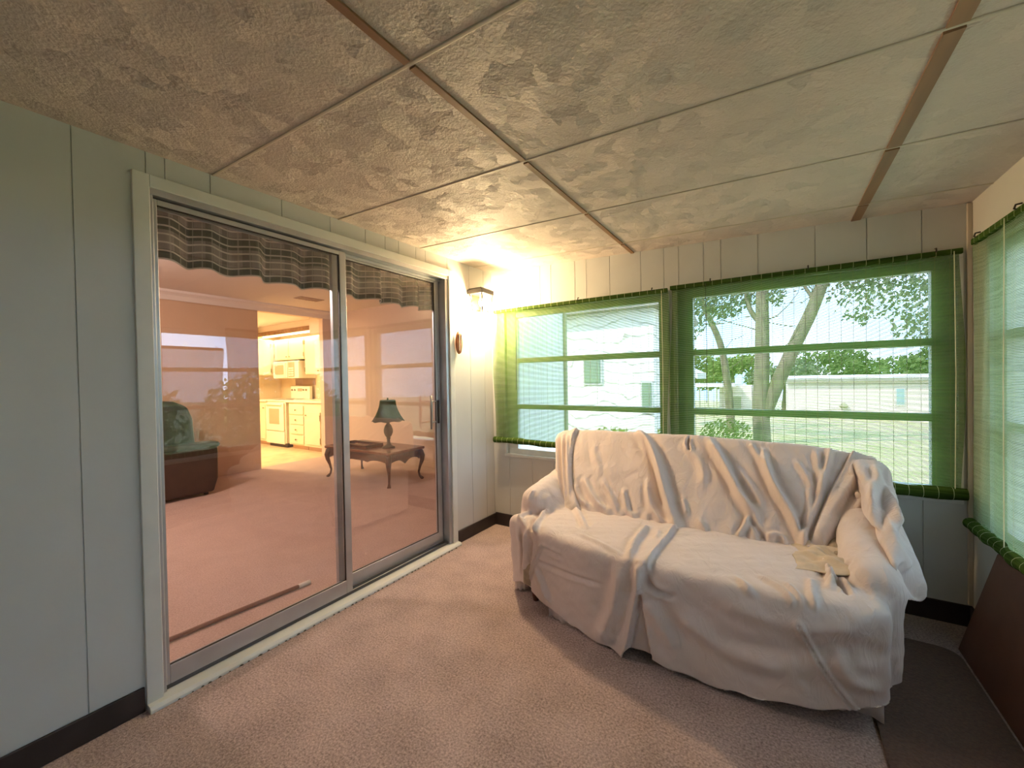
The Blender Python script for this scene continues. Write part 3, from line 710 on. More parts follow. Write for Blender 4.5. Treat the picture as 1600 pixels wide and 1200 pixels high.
def apply_folds(V, N, P, zmask, zone):
    H_ = np.zeros(len(V))
    for z, kind, amp, w, pts in FOLDS:
        if z != zone: continue
        amp *= 2.0
        q = np.array(pts)
        if len(q) > 2:   # smooth the polyline
            for _ in range(2):
                mids = [q[0]]
                for a, b in zip(q, q[1:]): mids += [a*.75+b*.25, a*.25+b*.75]
                q = np.array(mids+[q[-1]])
        d, s, al = poly_dist(P, q)
        ends = np.clip(np.minimum(al, 1-al)*6+.25, 0, 1)
        if kind == 'r': h = amp*np.exp(-(d/w)**2)-amp*.35*np.exp(-((d-2*w)/w)**2)
        elif kind == 'v': h = -amp*np.exp(-(d/w)**2)+amp*.3*np.exp(-((d-2*w)/w)**2)
        elif kind == 'p': h = amp*(1/(1+np.exp((d-w)/(w*.12))))-amp*.8*np.exp(-(d/(w*.18))**2)
        elif kind == 'x': h = amp*np.exp(-(d/w)**2)
        else:
            dd = np.where(s*np.sign(amp) > 0, s*np.sign(amp), 1e3) if True else d
            h = np.where(s*(1 if amp > 0 else -1) < 0, abs(amp)*np.exp(-d/w)*np.clip(d/.006, 0, 1), -abs(amp)*.25*np.exp(-(d/.012)**2))
        if kind in 'rv': h = h*ends
        H_ += h
    return V+N*(H_*zmask)[:, None]
def sheet_object(name, V, F, keep, label, cat, hem=None):
    F = F[keep[F].all(1)]
    used = np.unique(F); mp = -np.ones(len(V), int); mp[used] = np.arange(len(used)); V = V[used]; F = mp[F]
    me = bpy.data.meshes.new(name); me.from_pydata(V.tolist(), [], F.tolist())
    me.polygons.foreach_set('use_smooth', [True]*len(me.polygons)); me.materials.append(MATS['sheet_cream']); me.update()
    # keep only the largest connected piece
    bm = bmesh.new(); bm.from_mesh(me); seen = set(); comps = []
    for v in bm.verts:
        if v.index in seen: continue
        st = [v]; seen.add(v.index); cc = []
        while st:
            a = st.pop(); cc.append(a)
            for e in a.link_edges:
                b = e.other_vert(a)
                if b.index not in seen: seen.add(b.index); st.append(b)
        comps.append(cc)
    comps.sort(key=len, reverse=True)
    for cc in comps[1:]: bmesh.ops.delete(bm, geom=cc, context='VERTS')
    # neaten the raw hem
    for _ in range(3):
        bd = {v: sum((e.other_vert(v).co for e in v.link_edges if e.is_boundary), Vector())/2 for v in bm.verts if v.is_boundary and sum(e.is_boundary for e in v.link_edges) == 2}
        for v, c in bd.items(): v.co = v.co.lerp(c, .5)
    bm.to_mesh(me); bm.free()
    o = bpy.data.objects.new(name, me); COL.objects.link(o)
    md = o.modifiers.new('s', 'SOLIDIFY'); md.thickness = .003; md.offset = -1
    return tag(o, label, cat)

# seat sheet: skirted seat, both arms
FX = [.77, .90, 1.04, 1.30, 1.55, 1.87, 2.10, 2.25, 2.33]; FY = [1.965, 1.895, 1.835, 1.77, 1.742, 1.722, 1.722, 1.755, 1.80]
sp = []
for x, y in zip(FX, FY): sp += [(x, y+.045, .415, .042), (x, y+.09, -.05, .045)]
sp += [(.77, 2.62, .40, .055), (2.34, 2.62, .40, .055), (.77, 2.62, -.05, .055), (2.34, 2.62, -.05, .055), (1.5, 2.1, .408, .055), (2.0, 2.05, .408, .055)]
armL = [(.805, 2.15, .50, .085), (.80, 2.60, .56, .085), (.79, 2.17, .0, .07), (.79, 2.6, .0, .07), (.90, 2.2, .42, .06), (.93, 2.5, .44, .06)]
armR = [(2.352, 1.985, .458, .082), (2.362, 2.40, .550, .088), (2.36, 2.0, .0, .06), (2.38, 2.5, .0, .06), (2.30, 2.1, .42, .06)]
rng = np.random.RandomState(3)
def wob(V, s, a, ph=0):
    x, y, z = V.T*s
    return a*(np.sin(x*1.3+2*np.sin(y*.7+ph)+z*.9)+np.sin(y*1.7+1.5*np.sin(z*1.1+ph)-x*.8)+np.sin(z*1.9+1.7*np.sin(x*.9+ph)))/3
V, F = remeshed([sp, armL, armR], .0062)
E = edges_of(F); V = lap(V, E, 26)
N = vnormals(V, F)
front = np.clip((-N[:, 1]-.15)/.5, 0, 1)*np.clip((.47-V[:, 2])/.04, 0, 1)
top = np.clip((N[:, 2]-.2)/.5, 0, 1)*np.clip((V[:, 2]-.36)/.05, 0, 1)
V = apply_folds(V, N, V[:, [0, 2]], front, 'g')
V = apply_folds(V, N, V[:, [0, 1]], top, 's')
V = V+N*(wob(V, 19, .0045)+wob(V, 55, .0016, 2))[:, None]
# arm fabric puckers radiating from the right arm end
a = np.arctan2(V[:, 2]-.42, V[:, 0]-2.345); rr_ = np.hypot(V[:, 2]-.42, V[:, 0]-2.345)
mk = np.exp(-((V[:, 1]-1.92)/.09)**2)*(V[:, 0] > 2.2)*np.clip((V[:, 2]-.42)/.04, 0, 1)
V = V+N*(.007*np.abs(np.sin(a*4+.4))*mk*np.clip(rr_/.06, 0, 1))[:, None]
# pleats on the left arm drop
mk = (V[:, 0] < .9)*np.clip((.5-V[:, 2])/.1, 0, 1)
V = V+N*(.012*np.sin(V[:, 1]*38+V[:, 2]*3)*mk)[:, None]
hx = [.60, .69, .74, .80, .86, .95, 1.05, 1.20, 1.32, 1.40, 1.462, 1.475, 1.56, 1.66, 1.79, 1.95, 2.09, 2.25, 2.39, 2.50]
hz = [.05, .035, .05, .085, .082, .065, .048, .020, .008, .012, .004, .045, .052, .030, .016, .034, .058, .085, .130, .130]
hem = np.interp(V[:, 0], hx, hz)+.004*np.sin(V[:, 0]*37)
hem = np.where(V[:, 1] > 2.1, .05, hem)
snap = (V[:, 2] < hem+.004) & (V[:, 2] > hem-.009)
V[snap, 2] = hem[snap]
keep = (V[:, 2] >= hem-1e-4) & ((V[:, 1] < 2.55) | (V[:, 0] < .95)) & ~((V[:, 1] > 2.40) & (V[:, 2] < .46) & (V[:, 0] > .95) & (V[:, 0] < 2.2))
sheet_object('dust_sheet', V, F, keep, 'wrinkled cream sheet draped over the sofa seat, arms and front down to the carpet', 'dust sheet')

# back sheet: over the backrest, tucked into the seat and flaring over the right arm
bk = []
for x, zt in ((.755, .815), (.90, .832), (1.68, .834), (2.15, .818), (2.43, .785)):
    bk += [(x, 2.695, zt, .05), (x+.0, 2.735, .30, .05)]
bk += [(.765, 2.64, .76, .05)]
for x in (.93, 1.6, 2.28): bk += [(x, 2.262, .38, .05), (x, 2.30, .43, .05)]
bk += [(.80, 2.60, .35, .05), (2.43, 2.60, .35, .05)]
fl = [(2.46, 2.63, .785, .035), (2.40, 2.63, .79, .03), (2.492, 2.10, .395, .012), (2.43, 1.975, .42, .012), (2.405, 2.01, .545, .012), (2.40, 2.30, .62, .015), (2.49, 2.62, .25, .02), (2.49, 2.2, .33, .012)]
V, F = remeshed([bk, fl], .0058)
E = edges_of(F); V = lap(V, E, 16)
N = vnormals(V, F)
fr = np.clip((-N[:, 1]-.05)/.3, 0, 1)*(V[:, 1] > 2.0)
V2 = apply_folds(V, N, V[:, [0, 2]], fr*np.clip((2.52-V[:, 0])/.05, 0, 1)*np.clip((V[:, 1]-2.14)/.1, 0, 1), 'b')
fm = np.clip((V[:, 0]-2.33)/.03, 0, 1)*np.clip((.80-V[:, 2])/.05, 0, 1)
V = apply_folds(V2, N, V2[:, [0, 2]], fm, 'f')
u_ = V[:, 0]+.30*(V[:, 2]-.6)+.03*np.sin(V[:, 2]*11+V[:, 0]*5)
V = V+N*(wob(V, 16, .004, 1)+wob(V, 48, .0013, 2)+.0042*(np.abs(np.sin(u_*31+2*np.sin(u_*7)))**1.5)*(.4+.6*np.sin(V[:, 2]*9+u_*13)**2)*fr)[:, None]
# small puckers where the sheet is tucked in
mk = np.exp(-((V[:, 2]-.475)/.045)**2)*(V[:, 0] < 2.3)
V = V+N*(.006*np.sin(V[:, 0]*70+3*np.sin(V[:, 0]*9))*mk)[:, None]
tipz = np.interp(V[:, 1], [1.9, 2.1, 2.3, 2.65], [.46, .385, .33, .22])
keep = (V[:, 2] > .40)*1 | ((V[:, 0] > 2.42) & (V[:, 2] > tipz))*1
keep = (keep > 0) & ~((V[:, 0] > 2.40) & (V[:, 2] < tipz))
sheet_object('dust_sheet', V, F, keep, 'cream sheet hanging in long folds over the sofa backrest and right arm', 'dust sheet')
# scrap of yellowish lining in the right seat corner
m = MB()
m.grid(lambda i, j: (2.10+.27*i+.010*math.sin(j*7), 1.99+.33*j+.010*math.sin(i*8), .459+(.014+.008*math.sin(i*11+j*5+1.5*math.sin(j*4))+.007*math.sin(j*17-i*6+math.sin(i*9))+.003*math.sin(j*33+i*25))*min(1, 5*i)*min(1, 5*j)+.05*i*i), 70, 70)
tag(m.build('bunched_cloth', 'sofa_tan', smooth=True, solid=.004), 'tan cloth bunched in the right corner of the seat', 'cloth')
# ------------------------------------------------------------------ living room seen through the door
LX = -4.167; LY = 4.18; LZ = 2.40; LYB = -1.6
struct(MB().box((LX-.10, LYB, -.10), (-.12, LY+.10, .018)).build('floor', 'living_carpet'), 'pinkish beige carpet of the living room')
struct(MB().box((LX-.10, LYB, LZ), (-.006, LY+.10, LZ+.05)).build('ceiling', 'living_ceiling'), 'pink lit flat ceiling of the living room')
struct(MB().box((LX, LY, .018), (-.12, LY+.10, LZ)).build('wall_living_far', 'living_wall'), 'plain pinkish wall behind the coffee table')
struct(MB().box((LX-.10, LYB-.10, 0), (-.12, LYB, LZ)).build('wall_living_near', 'living_wall'))
m = MB(); m.box((LX-.10, LYB, .018), (LX, 1.0, LZ)); m.box((LX-.10, 3.935, .018), (LX, LY, LZ)); m.box((LX-.10, 1.0, 2.285), (LX, 3.935, LZ))
struct(m.build('wall_living_left', 'living_wall'), 'living room wall with the kitchen opening')
m = MB(); m.box((LX-.10, 1.0, .018), (LX+.012, 2.935, 2.285))
struct(m.build('wall_partition', 'tan_panel', bevel=.004), 'tan partition panel left of the kitchen opening')
struct(MB().prism([(LX, 2.285), (LX+.02, 2.285), (LX+.05, 2.34), (LX+.09, 2.372), (LX+.09, LZ), (LX, LZ)], 1, LYB, LY).build('trim_crown', 'living_ceiling', smooth=False), 'pale crown moulding over the kitchen opening')
struct(MB().box((-.12, 2.9, .018), (-.121, LY, .019)).build('trim_hidden', 'living_wall')) if False else None
# wall closing the gap between the porch's end wall and the living room far wall
m = MB(); m.box((-.12, D+.12, -.7), (-.02, LY+.02, LZ)); yy = D+.12
while yy < LY+.09: m.box((-.02, yy+.002, -.7), (-.008, min(yy+.10, LY+.10)-.002, LZ+.5)); yy += .10
m.box((-.12, LY+.10, -.7), (-.02, LY+.11, LZ+.5)); m.box((-.12, D+.12, LZ), (-.02, LY+.10, LZ+.5))
struct(m.build('wall_outer', 'outer_wall_white'), 'white grooved outside wall seen obliquely through the left far window')
struct(MB().box((-.03, LY+.09, -.7), (.022, LY+.135, LZ+.5)).build('trim_outer_corner', 'post_brown'), 'olive corner board of the outer wall')
m = MB(); m.box((LX, LY-.012, .018), (-.12, LY, .10)); struct(m.build('baseboard_living', 'living_wall', bevel=.003))

# ceiling: added light out of view, and the vent
t = thing('added_ceiling_light', (-2.2, .45, LZ), 'round ceiling light added out of view to brighten the living room', 'ceiling light')
MB().lathe((-2.2, .45, LZ), [(.17, 0), (.17, -.025), (.16, -.03)], 28).build('base', 'black_metal', t)
MB().lathe((-2.2, .45, LZ-.03), [(.155, 0), (.14, -.035), (.06, -.055), (.01, -.058)], 28).build('diffuser', 'fill_light_glow', t, smooth=True)
t = thing('ceiling_vent', (-3.35, 3.23, LZ), 'small grey slatted vent in the living room ceiling', 'air vent')
m = MB(); m.box((-3.44, 3.06, LZ-.008), (-3.26, 3.40, LZ)); m.build('frame', 'vent_grey', t, bevel=.002)
m = MB()
for k in range(7): m.box((-3.425, 3.08+k*.045, LZ-.014), (-3.275, 3.10+k*.045, LZ-.008))
m.build('slats', 'vent_grey', t)

# valance curtain inside over the sliding door
t = thing('valance_curtain', (-.135, 1.4, 2.12), 'grey green plaid valance curtain gathered above the sliding glass door', 'curtain')
def vx(y):
    ph = y*37+1.5*math.sin(y*2.3); return -.165+.034*math.asin(math.sin(ph)*.92)/1.2+.014*math.sin(ph*.5+1)
def vfn(i, j):
    y = .50+1.85*i; z = 1.775+(.36)*j
    fl = 1.15-.45*j
    return (-.150+(vx(y)+.150)*fl, y+.012*math.sin(y*25+2)*(1-j*.5), z+.006*math.sin(y*37+1.5*math.sin(y*2.3)+1.2)*(1-j))
m = MB(); m.grid(vfn, 260, 14, uvfn=lambda i, j: (i*2.35, j*.36)); m.build('ruffle', 'plaid', t, smooth=True, solid=.002)
m = MB(); m.tube([(-.150, .48, 2.12), (-.150, 2.37, 2.12)], .010, 10); m.build('curtain_rod', 'chip_white', t)

# thin brown streak on the carpet inside the door, modelled as a rod
t = thing('thin_rod', (-.385, 1.02, .018), 'thin brown rod lying on the carpet just inside the door glass', 'stick')
MB().tube([(-.412, .50, .030), (-.387, 1.0, .030), (-.361, 1.33, .030)], .011, 10).build('rod', 'rod_brown', t, smooth=True)
MB().tube([(-.361, 1.33, .030), (-.357, 1.40, .030)], .013, 10).build('tip', 'chip_white', t, smooth=True)['label'] = 'white tip'

# recliner seen from its arm side
t = thing('recliner', (-3.55, 1.3, .018), 'dark brown leather recliner left of the tan partition', 'armchair')
m = MB(); m.prism([(.95, .05), (2.00, .05), (2.045, .20), (2.05, .545), (2.02, .585), (.95, .60)], 0, -3.40, -3.235); m.build('arm', 'leather', t, bevel=.03, seg=3)
m = MB(); m.prism([(.95, .545), (2.06, .545), (2.065, .60), (.95, .625)], 0, -3.43, -3.215); m.build('arm_pad', 'leather_green', t, bevel=.025, seg=3)
m = MB(); m.prism([(.95, .05), (2.00, .05), (2.045, .20), (2.05, .545), (2.02, .585), (.95, .60)], 0, -4.08, -3.92); m.build('arm', 'leather', t, bevel=.03, seg=3)
MB().box((-3.92, 1.1, .06), (-3.40, 2.0, .42)).build('seat', 'leather', t, bevel=.04, seg=3)
m = MB(); m.prism([(1.30, .40), (1.92, .40), (1.89, .86), (1.845, 1.00), (1.72, 1.065), (1.30, 1.09), (1.10, 1.02), (1.0, .4)], 0, -3.90, -3.42); m.build('backrest', 'leather_green', t, bevel=.045, seg=3)
for x in (-4.0, -3.32):
    for y in (1.05, 1.95): MB().lathe((x, y, .018), [(.022, 0), (.022, .05)], 10).build('foot', 'black_metal', t)

# coffee table with cabriole legs
TX0, TX1, TY0, TY1 = -2.86, -1.68, 3.13, 3.66
t = thing('coffee_table', ((TX0+TX1)/2, (TY0+TY1)/2, .018), 'dark red wood coffee table with curved legs and scalloped apron', 'table')
m = MB(); m.prism(rr_rect(TX0-.03, TY0-.03, TX1+.03, TY1+.03, .03), 2, .395, .425); m.build('table_top', 'walnut_top', t, bevel=.008, seg=3)
def apron(n, axis, a, b, fix, th):
    P = []
    N_ = 40
    for k in range(N_+1):
        s = k/N_; z = .275+.035*abs(math.sin(s*PI*n))**.6*math.copysign(1, 1)-.02*math.exp(-((s-.5)/.12)**2)
        P.append((a+(b-a)*s, z))
    P += [(b, .395), (a, .395)]
    m = MB(); m.prism(P, axis, fix, fix+th); return m
apron(3, 1, TX0+.03, TX1-.03, TY0+.015, .02).build('apron', 'walnut', t); apron(3, 1, TX0+.03, TX1-.03, TY1-.035, .02).build('apron', 'walnut', t)
apron(2, 0, TY0+.03, TY1-.03, TX0+.015, .02).build('apron', 'walnut', t); apron(2, 0, TY0+.03, TY1-.03, TX1-.035, .02).build('apron', 'walnut', t)
for sx, x in ((-1, TX0+.025), (1, TX1-.025)):
    for sy, y in ((-1, TY0+.025), (1, TY1-.025)):
        pts = []; rad = []
        for zz, o_, r in ((.40, 0, .030), (.36, .012, .036), (.31, .026, .034), (.25, .022, .026), (.18, .004, .017), (.11, -.008, .013), (.06, .0, .013), (.035, .016, .019), (.018, .026, .022)):
            pts.append((x+sx*o_, y+sy*o_, zz)); rad.append(r)
        MB().tube(pts, rad, 12).build('leg', 'walnut', t, smooth=True)
# tray, lamp on the table
t = thing('serving_tray', (-2.42, 3.36, .425), 'dark rimmed rectangular tray lying on the coffee table', 'tray')
m = MB(); m.box((-2.72, 3.20, .425), (-2.16, 3.46, .433)); m.build('tray_base', 'walnut_top', t)
m = MB()
for a, b in (((-2.72, 3.20), (-2.16, 3.215)), ((-2.72, 3.445), (-2.16, 3.46)), ((-2.72, 3.215), (-2.705, 3.445)), ((-2.175, 3.215), (-2.16, 3.445))): m.box(a+(.433,), b+(.462,))
m.build('rim', 'walnut', t, bevel=.004)
lx, ly = -1.98, 3.39
t = thing('table_lamp', (lx, ly, .425), 'dark bell shaded table lamp with turned base on the coffee table', 'table lamp')
MB().lathe((lx, ly, .425), [(.075, 0), (.078, .012), (.06, .022), (.035, .035), (.022, .055), (.018, .10), (.026, .115), (.020, .13)], 24).build('base', 'lamp_body', t, smooth=True)
MB().lathe((lx, ly, .55), [(.020, 0), (.040, .025), (.055, .065), (.055, .10), (.040, .145), (.022, .17), (.016, .18), (.030, .192), (.014, .205)], 24).build('body', 'lamp_body', t, smooth=True)
MB().lathe((lx, ly, .745), [(.010, 0), (.026, .012), (.010, .024), (.007, .05), (.006, .30)], 14).build('stem', 'black_metal', t, smooth=True)
m = MB(); n = 40; prof = [(.195, .755), (.187, .762), (.150, .82), (.122, .88), (.102, .94), (.094, .995), (.092, 1.012)]
for k, (r, z) in enumerate(prof):
    for j in range(n):
        a = 2*PI*j/n; rr = r*(1+(.02*math.cos(a*8) if k == 0 else 0)); m.v.append((lx+rr*math.cos(a), ly+rr*math.sin(a), z-(.006*math.cos(a*8) if k == 0 else 0)))
m.f = [(i*n+j, i*n+(j+1) % n, (i+1)*n+(j+1) % n, (i+1)*n+j) for i in range(len(prof)-1) for j in range(n)]; m.m = [0]*len(m.f)
m.build('lamp_shade', 'lamp_shade', t, smooth=True, solid=.003)
MB().lathe((lx, ly, 1.01), [(.004, 0), (.012, .012), (.006, .028), (.001, .034)], 10).build('finial', 'black_metal', t, smooth=True)

# ------------------------------------------------------------------ kitchen
KX = -6.965; KY = 4.72; KB = 1.6
struct(MB().box((KX-.1, KB-.1, -.10), (LX-.10, KY+.1, .018)).build('floor', 'kitchen_floor'), 'pale yellow lit kitchen vinyl floor')
struct(MB().box((KX-.1, KB-.1, LZ), (LX-.10, KY+.1, LZ+.05)).build('ceiling', 'living_ceiling'), 'yellow lit kitchen ceiling')
struct(MB().box((KX-.1, KY, 0), (LX-.10, KY+.1, LZ)).build('wall_kitchen_far', 'kitchen_wall'), 'kitchen backsplash wall above the counter')
struct(MB().box((KX-.1, KB, 0), (KX, KY, LZ)).build('wall_kitchen_left', 'kitchen_wall'), 'kitchen end wall')
struct(MB().box((KX-.1, KB-.1, 0), (LX-.10, KB, LZ)).build('wall_kitchen_near', 'kitchen_wall'))
struct(MB().box((LX-.10, LY, 0), (LX-.0, KY+.1, LZ)).build('wall_kitchen_right', 'kitchen_wall'))
CF = 4.125
def knob(m, x, y, z, r=.012): m.lathe((x, y, z), [(.005, 0), (.005, -.012), (r, -.018), (r*.8, -.026), (.002, -.028)], 10, axis=1)
t = thing('stove', (-6.04, 4.4, .018), 'cream white electric range with windowed oven door beside the drawers', 'stove')
SX0, SX1 = -6.385, -5.705
MB().box((SX0, CF, .10), (SX1, KY, .895)).build('body', 'enamel_white', t, bevel=.006)
MB().box((SX0+.02, CF+.03, .018), (SX1-.02, KY, .10)).build('kick_plate', 'dark_gap', t)
o = MB().box((SX0+.008, CF-.035, .335), (SX1-.022, CF, .865)).build('oven_door', 'enamel_white', t, bevel=.008)
MB().box((SX0+.14, CF-.038, .46), (SX1-.17, CF-.030, .755)).build('oven_window', 'oven_glass', o)
m = MB(); m.tube([(SX0+.06, CF-.035, .835), (SX0+.06, CF-.06, .835), (SX1-.08, CF-.06, .835), (SX1-.08, CF-.035, .835)], .009, 8); m.build('handle', 'enamel_white', o, smooth=True)
MB().box((SX0+.008, CF-.03, .085), (SX1-.022, CF, .318)).build('drawer', 'enamel_white', t, bevel=.008)
m = MB(); m.box((SX0, CF-.02, .895), (SX1, KY-.12, .915)); m.build('cooktop', 'enamel_white', t, bevel=.004)
m = MB(); m.box((SX0, KY-.12, .895), (SX1, KY-.06, 1.17)); bg_ = m.build('back_guard', 'enamel_white', t, bevel=.006)
MB().box((SX0+.26, KY-.124, 1.07), (SX1-.26, KY-.118, 1.13)).build('clock_display', 'oven_glass', bg_)
for k in range(4): m = MB(); knob(m, SX0+.08+(k % 2)*.10+(k//2)*.41, KY-.12, 1.10, .020); m.build('knob', 'brass_dark', bg_)
for x, y in ((-6.22, 4.28), (-5.88, 4.28), (-6.22, 4.50), (-5.88, 4.50)):
    MB().lathe((x, y, .915), [(.085, 0), (.085, .006), (.07, .010), (.01, .008)], 18).build('burner', 'grey_steel', t)
def cabinet_base(x0, x1, label, doors=(), drawers=(), grp=None):
    t = thing('base_cabinet', ((x0+x1)/2, 4.42, .018), label, 'cabinet', grp)
    m = MB(); m.box((x0, CF, .10), (x1, KY-.005, .875)); m.build('body', 'cabinet_cream', t, bevel=.003)
    MB().box((x0+.01, CF+.06, .018), (x1-.01, KY-.005, .10)).build('toe_kick', 'tan_panel', t)
    for a, b, z0, z1 in drawers:
        d = MB().box((a, CF-.018, z0), (b, CF, z1)).build('drawer', 'cabinet_cream', t, bevel=.006); m = MB(); knob(m, (a+b)/2, CF-.018, (z0+z1)/2, .016); m.build('knob', 'brass_dark', d)
    for a, b, z0, z1, kx in doors:
        d = MB().box((a, CF-.018, z0), (b, CF, z1)).build('door', 'cabinet_cream', t, bevel=.006); m = MB(); knob(m, kx, CF-.018, z1-.06, .014); m.build('knob', 'brass_dark', d)
        hxx = b if kx < (a+b)/2 else a
        for zz in (z0+.08, z1-.10): MB().box((hxx-.006, CF-.024, zz-.05), (hxx+.006, CF-.017, zz+.05)).build('hinge', 'brass_dark', d)
cabinet_base(-5.60, -5.075, 'cream kitchen base cabinet with a stack of four drawers, right of the stove', drawers=[(-5.56, -5.10, .125+k*.18, .285+k*.18) for k in range(4)])
cabinet_base(-5.075, -4.30, 'cream kitchen base cabinet with one tall door, rightmost', doors=[(-5.035, -4.585, .14, .72, -4.99)])
cabinet_base(-6.96, -6.40, 'cream kitchen base cabinet left of the stove', doors=[(-6.93, -6.44, .14, .82, -6.47)])
m = MB(); m.box((-5.70, CF-.03, .88), (-4.28, KY, .915)); tag(m.build('countertop', 'enamel_white', bevel=.006), 'cream countertop right of the stove', 'countertop')
m = MB(); m.box((-6.96, CF-.03, .88), (-6.39, KY, .915)); tag(m.build('countertop', 'enamel_white', bevel=.006), 'short countertop left of the stove', 'countertop')
def cabinet_wall(x0, x1, z0, z1, label, ndoor, yf=4.40):
    t = thing('wall_cabinet', ((x0+x1)/2, 4.56, z0), label, 'cabinet')
    MB().box((x0, yf, z0), (x1, KY, z1)).build('body', 'cabinet_cream', t, bevel=.003)
    w = (x1-x0)/ndoor
    for k in range(ndoor):
        a, b = x0+k*w+.012, x0+(k+1)*w-.012
        d = MB().box((a, yf-.018, z0+.015), (b, yf, z1-.02)).build('door', 'cabinet_cream', t, bevel=.006)
        m = MB(); kx = b-.04 if k % 2 == 0 else a+.04; knob(m, kx, yf-.018, z0+.06, .013); m.build('knob', 'brass_dark', d)
        hxx = a if k % 2 == 0 else b
        for zz in (z0+.09, z1-.11): MB().box((hxx-.005, yf-.024, zz-.04), (hxx+.005, yf-.017, zz+.04)).build('hinge', 'brass_dark', d)
cabinet_wall(-6.58, -5.50, 1.70, 2.12, 'low cream wall cabinet above the microwave', 2)
cabinet_wall(-5.48, -4.97, 1.40, 2.12, 'tall cream wall cabinet right of the microwave', 1)
cabinet_wall(-4.95, -4.30, 1.40, 2.12, 'cream wall cabinet at the right end of the kitchen', 1)
t = thing('wall_cabinet', (-6.78, 4.0, 1.40), 'cream wall cabinet on the end wall left of the microwave', 'cabinet')
MB().box((KX, 3.2, 1.40), (-6.62, 4.70, 2.12)).build('body', 'cabinet_cream', t, bevel=.003)
for a, b in ((3.22, 3.85), (3.87, 4.33)):
    d = MB().box((-6.62, a, 1.415), (-6.602, b, 2.10)).build('door', 'cabinet_cream', t, bevel=.006)
    for zz in (1.50, 2.0): MB().box((-6.603, b-.01, zz-.04), (-6.596, b+.002, zz+.04)).build('hinge', 'brass_dark', d)
t = thing('microwave', (-6.1, 4.5, 1.335), 'cream over-range microwave with wide window and vertical handle', 'microwave')
MB().box((-6.55, 4.36, 1.335), (-5.66, KY, 1.675)).build('body', 'enamel_white', t, bevel=.008)
o = MB().box((-6.54, 4.335, 1.345), (-6.03, 4.36, 1.665)).build('door', 'enamel_white', t, bevel=.006)
MB().box((-6.47, 4.331, 1.41), (-6.14, 4.337, 1.60)).build('window', 'oven_glass', o)
m = MB(); m.tube([(-6.06, 4.335, 1.37), (-6.06, 4.305, 1.38), (-6.06, 4.305, 1.63), (-6.06, 4.335, 1.64)], .010, 8); m.build('handle', 'enamel_white', o, smooth=True)
m = MB(); m.box((-6.0, 4.350, 1.36), (-5.80, 4.361, 1.65)); o = m.build('control_panel', 'oven_glass', t)
m = MB()
for i in range(3):
    for j in range(4): m.box((-5.98+i*.06, 4.345, 1.38+j*.045), (-5.94+i*.06, 4.350, 1.41+j*.045))
m.build('buttons', 'enamel_white', o)
# wood valance board hiding the light over the cabinets
t = thing('light_valance', (-5.6, 4.3, 2.2), 'brown wooden light valance board spanning above the kitchen wall cabinets', 'light fitting')
MB().box((KX, 4.255, 2.205), (-4.99, 4.28, 2.285)).build('board', 'brown_wood_strip', t, bevel=.004)
m = MB(); m.tube([(-6.9, 4.335, 2.19), (-5.05, 4.335, 2.19)], .014, 10); m.build('tube', 'tube_glow', t, smooth=True)
MB().box((-6.92, 4.31, 2.205), (-5.03, 4.36, 2.24)).build('fixture_body', 'enamel_white', t)
struct(MB().box((-6.96, 4.28, 2.285), (-4.99, KY, LZ)).build('trim_soffit', 'living_ceiling'), 'kitchen soffit above the light valance')
struct(MB().box((-4.99, 4.20, 2.12), (-4.27, KY, LZ)).build('trim_soffit', 'living_ceiling'))
t = thing('added_ceiling_light', (-5.6, 2.65, LZ), 'long ceiling light added out of view to brighten the kitchen', 'ceiling light')  # hidden fixture put in to carry the added kitchen fill
MB().box((-6.2, 2.5, LZ-.02), (-5.0, 2.8, LZ)).build('base', 'enamel_white', t)
MB().box((-6.18, 2.52, LZ-.055), (-5.02, 2.78, LZ-.02)).build('diffuser', 'fill_light_glow', t, bevel=.02)
t = thing('wall_patch', (-6.03, 4.71, 1.2), 'pinkish brown patch on the wall between stove and microwave', 'wall panel')  # pinkish brown patch on the wall behind the stove
MB().box((-6.40, 4.708, 1.19), (-5.68, 4.72, 1.325)).build('panel', 'vent_grey', t, bevel=.003)

# ------------------------------------------------------------------ outdoors
def gz(y): return -.62-.029*max(y-3, 0)
m = MB(); m.grid(lambda i, j: (-45+110*i, 3.0+62*j*j, gz(3.0+62*j*j)+.05*math.sin(i*40)*math.sin(j*17)), 60, 40)
tag(m.build('lawn', 'grass', smooth=True), kind='structure')
m = MB(); m.grid(lambda i, j: (-.3+60*i, -20+23*j, -.62), 10, 10); tag(m.build('lawn_side', 'grass'), kind='structure')
# pink beige neighbour house
t = thing('neighbour_house', (6.6, 33, -1.5), 'pinkish beige lap sided house with flat white roof behind the lawn', 'house')
m = MB(); m.box((2.66, 30, -1.6), (11.5, 36, .90)); m.build('wall', 'siding_pink', t)
m = MB(); m.prism([(29.7, .88), (36.3, .88), (36.3, .96), (33, 1.10), (29.7, .96)], 0, 2.4, 11.8); m.build('roof', 'roof_white', t)
m = MB(); m.box((2.4, 29.66, .78), (11.8, 29.72, .93)); m.build('eave', 'roof_dark', t)
o = MB().box((7.50, 29.94, -.56), (7.90, 30.0, .40)).build('window', 'window_alu', t); MB().box((7.55, 29.92, -.50), (7.85, 29.945, .34)).build('pane', 'oven_blue', o)
m = MB(); m.lathe((5.3, 29.9, -.75), [(.16, 0), (.22, .08), (.14, .2), (.02, .3)], 10); m.build('vent_cover', 'post_brown', t)
